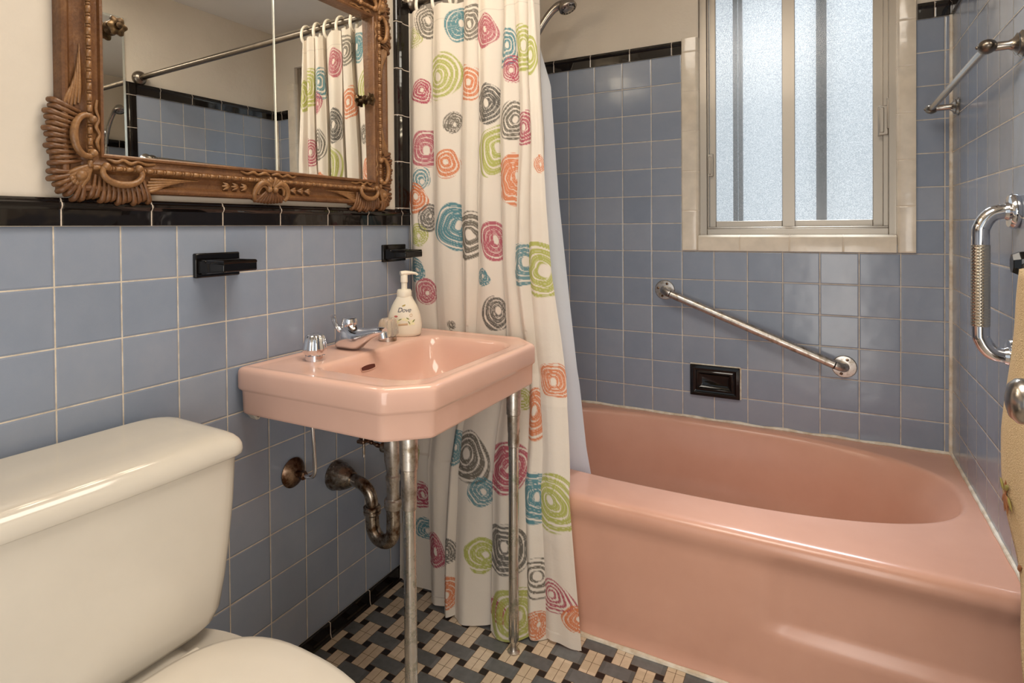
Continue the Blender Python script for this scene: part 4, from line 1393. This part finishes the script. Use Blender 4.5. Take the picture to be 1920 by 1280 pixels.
# ------------------------------------------------------------------ shower curtain rod, rings, curtain, liner
RY, RZ = 1.072, 1.872
rd = thing('curtain_rod', 'dark metal shower curtain rod running from wall to wall over tub', 'curtain rod', (0.77, RY, RZ))
MB().tube([(0.006, RY, RZ), (XR - 0.006, RY, RZ)], 0.0125, 18).build('rod', M['bronze'], rd)
for x, s_ in ((0.0, 1), (XR, -1)):
    MB().lathe([(0.0, 0.0), (0.031, 0.0), (0.0325, 0.006), (0.0325, 0.012), (0.029, 0.022), (0.021, 0.030), (0.016, 0.033), (0.016, 0.040), (0, 0.041)], at((x - s_ * 0.004, RY, RZ), (s_, 0, 0)), 28).build('end_flange', M['bronze'], rd, smooth=50)

ZK = [1.832, 1.40, 1.00, 0.50, 0.0]
XK = [[0.012, 0.117, 0.227, 0.283, 0.363, 0.410, 0.440, 0.462], [0.014, 0.111, 0.222, 0.276, 0.358, 0.415, 0.455, 0.492], [0.010, 0.110, 0.214, 0.272, 0.355, 0.400, 0.437, 0.512], [0.012, 0.128, 0.207, 0.236, 0.362, 0.452, 0.498, 0.578], [0.010, 0.158, 0.226, 0.262, 0.382, 0.478, 0.528, 0.630]]
# front line of the folds, and how deep they are
YZ = [1.832, 1.20, 0.86, 0.80, 0.70, 0.64, 0.40, 0.20, 0.0]
YFR = [1.026, 1.018, 1.034, 1.037, 1.036, 1.022, 0.940, 0.908, 0.880]
YDP = [0.054, 0.068, 0.058, 0.050, 0.050, 0.054, 0.062, 0.078, 0.092]
NS, NZ = 574, 700
zz = np.linspace(1.832, 0.006, NZ)
tt = np.linspace(0, 7, NS)
pan = np.minimum(tt.astype(int), 6)
loc_ = tt - pan
XB = np.array([[np.interp(-z, [-q for q in ZK], [r[i] for r in XK]) for i in range(8)] for z in zz])
for i in range(1, 7):
    XB[:, i] += 0.0035 * np.sin(zz * (4.1 + 0.7 * i) + i * 1.9) + 0.002 * np.sin(zz * (9 + i) + i)
XB[:, 1:7] += np.interp(-zz, [-1.83, -1.0, 0], [0.009, 0.011, 0.013])[:, None]      # the lip of a fold stands left of its root
a_, b_ = XB[:, pan], XB[:, pan + 1]
yf = np.interp(-zz, [-q for q in YZ], YFR)
yd = np.interp(-zz, [-q for q in YZ], YDP)
# each fold laps over the one before it: the cloth runs back from b+e to a-e, then swings forward
ee = np.interp(-zz, [-1.83, -1.0, 0], [0.009, 0.011, 0.013])[:, None] * np.array([1, 1, 0.9, 0.9, 1, 1, 1])[pan][None]
el = ee * (pan > 0)[None]
er = ee * (pan < 6)[None]
q = 0.13
sm_ = lambda v: np.clip(v, 0, 1) ** 2 * (3 - 2 * np.clip(v, 0, 1))
back = loc_ < q
u1 = np.clip(loc_ / q, 0, 1)[None]
u2 = np.clip((loc_ - q) / (1 - q), 0, 1)[None]
Xc = np.where(back[None], a_ + el * np.cos(PI * u1), (a_ - el) + (b_ + er - a_ + el) * (u2 + 0.055 * -np.sin(2 * PI * u2)))
first = (pan == 0)[None]
last = (pan == 6)[None]
ybk = np.where(back[None], np.where(first, 0.35, 1 - 0.80 * sm_(u1)), np.where(first, 0.35, 0.20) * (1 - sm_(u2 / 0.35)) + np.where(last, 0.15, 1.0) * np.clip((u2 - 0.30) / 0.70, 0, 1) ** 1.8)
bulge = 1 - ybk
off = np.array([0.075, 0.026, 0.004, 0.0, -0.006, 0.040, 0.052])[pan][None] * np.clip(1 - zz / 0.62, 0, 1)[:, None] ** 0.8
room_ = np.interp(-zz, [-0.55, -0.42, 0.0], [9.0, 0.998, 0.998])[:, None]
yfr = yf[:, None] + off
Yc = yfr + np.minimum(yd[:, None], room_ - yfr) * ybk
# small secondary creases, stronger towards the top, and a subfold in the wide panel
top = np.clip((zz - 0.85) / 0.9, 0, 1)[:, None]
Yc += 0.0022 * np.sin(2 * PI * (loc_[None] * 2.0 + 0.35 * np.sin(zz * 3)[:, None] + pan[None] * 0.37)) * np.clip(np.sin(PI * loc_), 0, 1)[None]
Yc += 0.003 * np.sin(zz * 7 + 1.3)[:, None] * np.sin(tt * 2.1)[None]
right = np.clip((tt - 6.0), 0, 1)[None]
Yc += right ** 3 * np.interp(-zz, [-1.832, -0.9, -0.45, -0.38, 0], [0.0, 0.0, 0.010, 0.004, 0.004])[:, None]
Yc = np.where((zz[:, None] < 0.40) & (Yc > 1.001), 1.001, Yc)
Yc = np.where((zz[:, None] > 0.69) & (zz[:, None] < 0.825) & (Xc < 0.47) & (Yc < 1.0345), 1.0345, Yc)
Zc = np.repeat(zz[:, None], NS, 1)
Zc += (0.004 * np.sin(tt * 5.2))[None] * (zz < 0.03)[:, None]
# ring pull at the hem: the cloth dips between rings
dip = 0.010 * (1 - np.abs(np.cos(PI * tt * 1.5)))[None] * np.clip((zz - 1.74) / 0.09, 0, 1)[:, None]
Zc = Zc - dip
# cloth coordinate: arc length across the folds at mid height
mid = NZ // 2
ds = np.sqrt(np.diff(Xc, axis=1) ** 2 + np.diff(Yc, axis=1) ** 2)
S = np.concatenate([np.zeros((NZ, 1)), np.cumsum(ds, axis=1)], 1)
S = np.repeat(S.mean(0)[None], NZ, 0)
verts = np.stack([Xc, Yc, Zc], -1).reshape(-1, 3)
# pixel of the photograph frame for every vertex, to find which cloth point a print is seen on
Pn = verts - np.array(CAM)
dz_ = Pn @ np.array(_f)
U = (902.26 + 1121.55 * (Pn @ np.array(_r)) / dz_).reshape(NZ, NS)
Vv = (440.44 - 1121.55 * (Pn @ np.array(_u)) / dz_).reshape(NZ, NS)
depth = dz_.reshape(NZ, NS)
TEAL, GREY, MAG, ORG, LIME, DARK = (0.060, 0.225, 0.275), (0.135, 0.118, 0.092), (0.42, 0.040, 0.090), (0.66, 0.180, 0.050), (0.42, 0.44, 0.085), (0.075, 0.070, 0.062)
prints = [  # where a print shows, its half height in the photograph's pixels, colour, how much of it is filled
    (772, 70, 19, LIME, .3), (804, 43, 31, GREY, .7), (788, 171, 23, MAG, .7), (785, 336, 23, TEAL, .5), (771, 372, 28, ORG, .8), (783, 441, 21, LIME, .8), (772, 506, 24, TEAL, .9), (799, 546, 24, MAG, .9),
    (820, 141, 44, LIME, .6), (801, 277, 34, MAG, .9), (836, 307, 27, ORG, .7), (850, 229, 20, GREY, .9), (854, 424, 41, TEAL, .95), (804, 408, 26, DARK, .8),
    (861, 47, 31, TEAL, .95), (882, 40, 35, GREY, .6), (872, 155, 31, ORG, .6), (906, 56, 30, MAG, .95), (913, 193, 37, DARK, .9), (884, 439, 42, GREY, .7), (926, 452, 38, MAG, .95), (945, 89, 36, TEAL, .5), (900, 520, 17, TEAL, .9), (928, 588, 33, DARK, .85),
    (930, 284, 46, LIME, .7), (964, 337, 47, ORG, .9), (961, 129, 25, MAG, .7), (965, 225, 39, GREY, .6), (981, 239, 33, MAG, .7), (973, 89, 43, LIME, .7), (989, 103, 39, LIME, .7), (974, 497, 41, TEAL, .85), (1007, 504, 50, LIME, .8), (1009, 307, 17, ORG, .6),
    (845, 610, 9, GREY, .8), (1036, 712, 29, ORG, .85), (992, 772, 44, ORG, .9), (978, 747, 20, LIME, .8), (842, 837, 30, TEAL, .95), (873, 854, 43, GREY, .75), (788, 927, 23, MAG, .7), (902, 921, 26, TEAL, .85), (943, 877, 44, MAG, .9), (997, 935, 44, TEAL, .9), (1035, 944, 51, LIME, .8),
    (808, 1030, 30, MAG, .95), (838, 1031, 22, DARK, .8), (903, 1040, 30, LIME, .85), (942, 1032, 43, DARK, .8), (832, 1112, 29, ORG, .9), (925, 1142, 20, MAG, .8), (965, 1155, 48, LIME, .85), (1007, 1172, 26, ORG, .9), (1010, 1085, 38, GREY, .2), (1034, 1115, 30, MAG, .3), (1086, 1162, 23, ORG, .9), (765, 850, 26, LIME, .8), (795, 990, 20, TEAL, .8)]
colr = np.empty((NZ, NS, 3))
colr[:] = (0.80, 0.725, 0.635)


def lowfreq(seed, th):
    r_ = np.random.default_rng(seed)
    v = np.zeros_like(th)
    for k_ in range(2, 7):
        v += r_.normal(0, 0.05 / k_ ** 0.5) * np.cos(k_ * th + r_.uniform(0, 6.28))
    return v


for n_, (u, v, hh, c_, fill) in enumerate(prints):
    dd = (U - u) ** 2 + (Vv - v) ** 2
    # of the cloth points seen near this pixel take the nearest to the camera
    score = np.where(dd < 9 ** 2, depth + dd * 2e-4, 1e9)
    if score.min() > 1e8:
        score = dd
    i, j = np.unravel_index(np.argmin(score), score.shape)
    R = hh * depth[i, j] / 1121.55 * 1.04
    i0, i1 = max(0, i - int(R * 1.5 / 0.0024)), min(NZ, i + int(R * 1.5 / 0.0024) + 1)
    dS, dZ = S[i0:i1] - S[i, j], Zc[i0:i1] - Zc[i, j]
    r_ = np.random.default_rng(100 + n_)
    rot_, asp = r_.uniform(-0.5, 0.5), r_.uniform(0.82, 1.02)
    p_, q_ = (dS * math.cos(rot_) + dZ * math.sin(rot_)) / asp, -dS * math.sin(rot_) + dZ * math.cos(rot_)
    nn_ = r_.uniform(1.8, 3.0)
    drop = r_.uniform(0.0, 0.45) if r_.random() < 0.4 else 0.0
    p_ = p_ * (1 + drop * np.clip(q_ / R, -1, 1))
    th = np.arctan2(q_, p_)
    met = lambda a, c: (np.abs(a) ** nn_ + np.abs(c) ** nn_ + 1e-12) ** (1 / nn_)
    rho = met(p_ / R, q_ / R)
    m0 = rho * (1 + 0.7 * lowfreq(n_, th))
    cx_, cy_ = r_.uniform(-0.12, 0.30), r_.uniform(-0.15, 0.15)
    k_ = np.clip(1 - rho, 0, 1)
    rho2 = met(p_ / R - cx_ * k_, q_ / R - cy_ * k_) * (1 + 0.7 * lowfreq(n_ + 500, th))
    nring = r_.uniform(3.6, 5.2)
    ph = (nring * rho2 + 0.22 * np.sin(th + n_) + 0.10 * np.sin(2 * th + 2 * n_)) % 1.0
    wv_ = 0.035 + 0.24 * (1 - fill) + np.where(rho2 > 0.70, 0.07, 0.0) + 0.03 * np.sin(3 * th + n_)
    ink = 1 - np.clip((wv_ - np.abs(ph - 0.5)) / 0.05 + 0.5, 0, 1)
    ph2 = (nring * 2.6 * rho2 + 0.3 * np.sin(th * 1.0 + 2 * n_) + 0.12 * np.sin(3 * th)) % 1.0
    ink *= 1 - 0.50 * np.clip((0.10 - np.abs(ph2 - 0.5)) / 0.05, 0, 1)
    hole = met((p_ / R - cx_) / r_.uniform(0.5, 1.0), (q_ / R - cy_)) - r_.uniform(0.13, 0.22)
    ink *= np.clip((1.0 - m0) / 0.03, 0, 1) * np.clip(hole / 0.04, 0, 1)
    ink *= (pan == pan[j])[None]
    ink *= 0.95 - 0.10 * r_.random()
    blk = colr[i0:i1]
    colr[i0:i1] = blk * (1 - ink[..., None]) + np.array(c_) * ink[..., None]
# stitched hems: a darker thread line near the top
for zl in (1.782,):
    m0 = np.abs(Zc + dip - zl) < 0.0014
    colr[m0] *= 0.82
idx = np.arange(NZ * NS).reshape(NZ, NS)
quads = np.stack([idx[:-1, :-1], idx[1:, :-1], idx[1:, 1:], idx[:-1, 1:]], -1).reshape(-1, 4)


def grid_object(name, vs, qs, mat, cols=None):
    me = bpy.data.meshes.new(name)
    me.vertices.add(len(vs))
    me.vertices.foreach_set('co', np.ascontiguousarray(vs, dtype=np.float32).ravel())
    me.loops.add(len(qs) * 4)
    me.loops.foreach_set('vertex_index', qs.astype(np.int32).ravel())
    me.polygons.add(len(qs))
    me.polygons.foreach_set('loop_start', np.arange(0, len(qs) * 4, 4, dtype=np.int32))
    me.update(calc_edges=True)
    me.validate()
    me.polygons.foreach_set('use_smooth', np.ones(len(qs), dtype=bool))
    if cols is not None:
        at_ = me.color_attributes.new('print', 'FLOAT_COLOR', 'POINT')
        at_.data.foreach_set('color', np.concatenate([cols, np.ones((len(cols), 1))], 1).astype(np.float32).ravel())
    me.materials.append(mat)
    o = bpy.data.objects.new(name, me)
    COL.objects.link(o)
    return o


cur = grid_object('shower_curtain', verts, quads, M['curtain'], colr.reshape(-1, 3))
tag(cur, 'cream shower curtain printed with teal, pink, orange, lime and grey swirls', 'shower curtain')
lb = MB().box((0.016, 0.948, 0.20), (0.034, 0.9505, 0.285))
lb.build('care_label', M['liner'], cur)

# liner on the tub side
nz, ns = 90, 70
zl = np.linspace(1.825, 0.16, nz)
sl = np.linspace(0, 1, ns)
xr = np.interp(-zl, [-1.83, -1.765, -1.65, -1.55, -1.2, -0.9, -0.66, -0.36, 0], [0.428, 0.436, 0.455, 0.484, 0.504, 0.530, 0.552, 0.560, 0.57])
yl = np.interp(-zl, [-1.83, -1.3, -0.7, -0.45, -0.38, -0.16], [1.100, 1.112, 1.140, 1.190, 1.215, 1.300])
xl_ = np.interp(-zl, [-0.60, -0.38, -0.16], [0.03, 0.13, 0.26])[:, None]
XL = xl_ + (xr[:, None] - xl_) * sl[None]
YL = yl[:, None] + 0.010 * np.sin(sl * 34)[None] * (1 - 0.8 * sl[None]) - 0.006 * np.sin(sl * 12)[None] * (sl[None] > 0.7)
lv_ = np.stack([XL, YL, np.repeat(zl[:, None], ns, 1)], -1).reshape(-1, 3)
ix = np.arange(nz * ns).reshape(nz, ns)
lq = np.stack([ix[:-1, :-1], ix[1:, :-1], ix[1:, 1:], ix[:-1, 1:]], -1).reshape(-1, 4)
lin = grid_object('curtain_liner', lv_, lq, M['liner'])
tag(lin, 'plain white translucent curtain liner tucked inside the pink tub', 'curtain liner')

# rings
names = ['against the wall', 'second from the wall', 'third from the wall', 'fourth from the wall', 'fifth from the wall', 'sixth from the wall', 'seventh from the wall', 'at the free edge of the curtain']
ring_mesh = None
for i, x in enumerate((0.050, 0.115, 0.175, 0.240, 0.300, 0.360, 0.415, 0.470)):
    if ring_mesh is None:
        rb = MB()
        rb.tube([(0.0, 0.022 * math.sin(t), 0.034 * math.cos(t)) for t in [2 * PI * q / 36 for q in range(36)]], 0.0042, 10, closed=True, flat=(Vector((1, 0, 0)), 1.5))
        ring_mesh = rb.mesh('curtain_ring', M['ring'], 60)
    o = bpy.data.objects.new('curtain_ring', ring_mesh)
    COL.objects.link(o)
    o.location = (x, RY - 0.012, RZ - 0.016)
    o.rotation_euler = (math.radians(-14), 0, math.radians(random.uniform(-14, 14)))
    tag(o, 'white plastic curtain ring on the rod, ' + names[i], 'curtain ring', 'white rings along the curtain rod')

# ------------------------------------------------------------------ hand shower
hs = thing('hand_shower', 'chrome hand shower on an arm above the window-wall tiles', 'shower head', (0.0, 1.62, 1.85))
hd = Vector((0.322, 1.664, 1.985))
fx = Vector((0.42, -0.10, -0.90)).normalized()
MB().lathe([(0.0, -0.034), (0.014, -0.033), (0.025, -0.026), (0.032, -0.014), (0.0355, 0.0), (0.0360, 0.006), (0.033, 0.009), (0.0, 0.009)], at(hd, fx), 36).build('head', M['nickel'], hs, smooth=50)
nz_ = MB().lathe([(0.0, 0.009), (0.020, 0.0095), (0.021, 0.0115), (0.018, 0.013), (0.0, 0.0135)], at(hd, fx), 28)
nz_.build('spray_face', M['chrome_old'], hs)
nb = MB()
m4 = at(hd, fx)
for i in range(14):
    a = 2 * PI * i / 14
    nb.ball(m4 @ Vector((0.0265 * math.cos(a), 0.0265 * math.sin(a), 0.0095)), 0.0030, 8, 6)
nb.build('nozzles', M['rubber'], hs)
hp = spline([hd + Vector((-0.010, 0, 0.014)), hd + Vector((-0.045, 0.0, 0.010)), hd + Vector((-0.085, 0.0, -0.022)), hd + Vector((-0.125, 0.0, -0.075)), hd + Vector((-0.155, 0.0, -0.135)), hd + Vector((-0.170, 0.0, -0.20))], 6)
MB().tube(hp, lerp_list([0, 0.3, 1], [0.019, 0.0150, 0.0118], len(hp)), 18).build('handle', M['nickel'], hs, smooth=60)
br = MB().tube([(0.0, 1.664, 1.885), (0.05, 1.664, 1.890), (0.10, 1.664, 1.880), (0.145, 1.664, 1.862)], 0.0105, 14)
br.ball((0.155, 1.664, 1.860), (0.024, 0.022, 0.022), 16, 10)
br.build('wall_bracket', M['chrome'], hs)
MB().lathe([(0, 0), (0.030, 0), (0.030, 0.004), (0.014, 0.010), (0, 0.011)], at((-0.002, 1.664, 1.885), (1, 0, 0)), 24).build('wall_flange', M['chrome'], hs)
MB().tube(spline([(0.152, 1.664, 1.785), (0.140, 1.664, 1.70), (0.100, 1.655, 1.45), (0.065, 1.640, 1.15), (0.060, 1.600, 0.92), (0.075, 1.550, 0.86), (0.060, 1.510, 0.95), (0.040, 1.505, 1.20)], 8), 0.0075, 12).build('hose', M['chrome_old'], hs, smooth=60)

# ------------------------------------------------------------------ lamps that light the room (out of the picture)
vl = thing('vanity_light', 'three-globe vanity light above the framed mirror', 'lamp', (0, 0.463, 1.99))
MB().box((-0.003, 0.20, 1.955), (0.025, 0.726, 2.025)).build('back_plate', M['chrome'], vl, bevel=0.004)
for y in (0.28, 0.463, 0.646):
    MB().tube([(0.02, y, 1.99), (0.06, y, 1.99)], 0.016, 16).build('socket', M['chrome'], vl)
    MB().ball((0.098, y, 1.99), 0.045, 24, 16).build('globe', M['globe'], vl, smooth=60)
cl_ = thing('ceiling_lamp', 'square flush ceiling lamp out of frame overhead', 'lamp', (0.80, -0.15, ZC))
MB().box((0.60, -0.35, ZC - 0.045), (1.00, 0.05, ZC + 0.002)).build('housing', M['ring'], cl_, bevel=0.01)
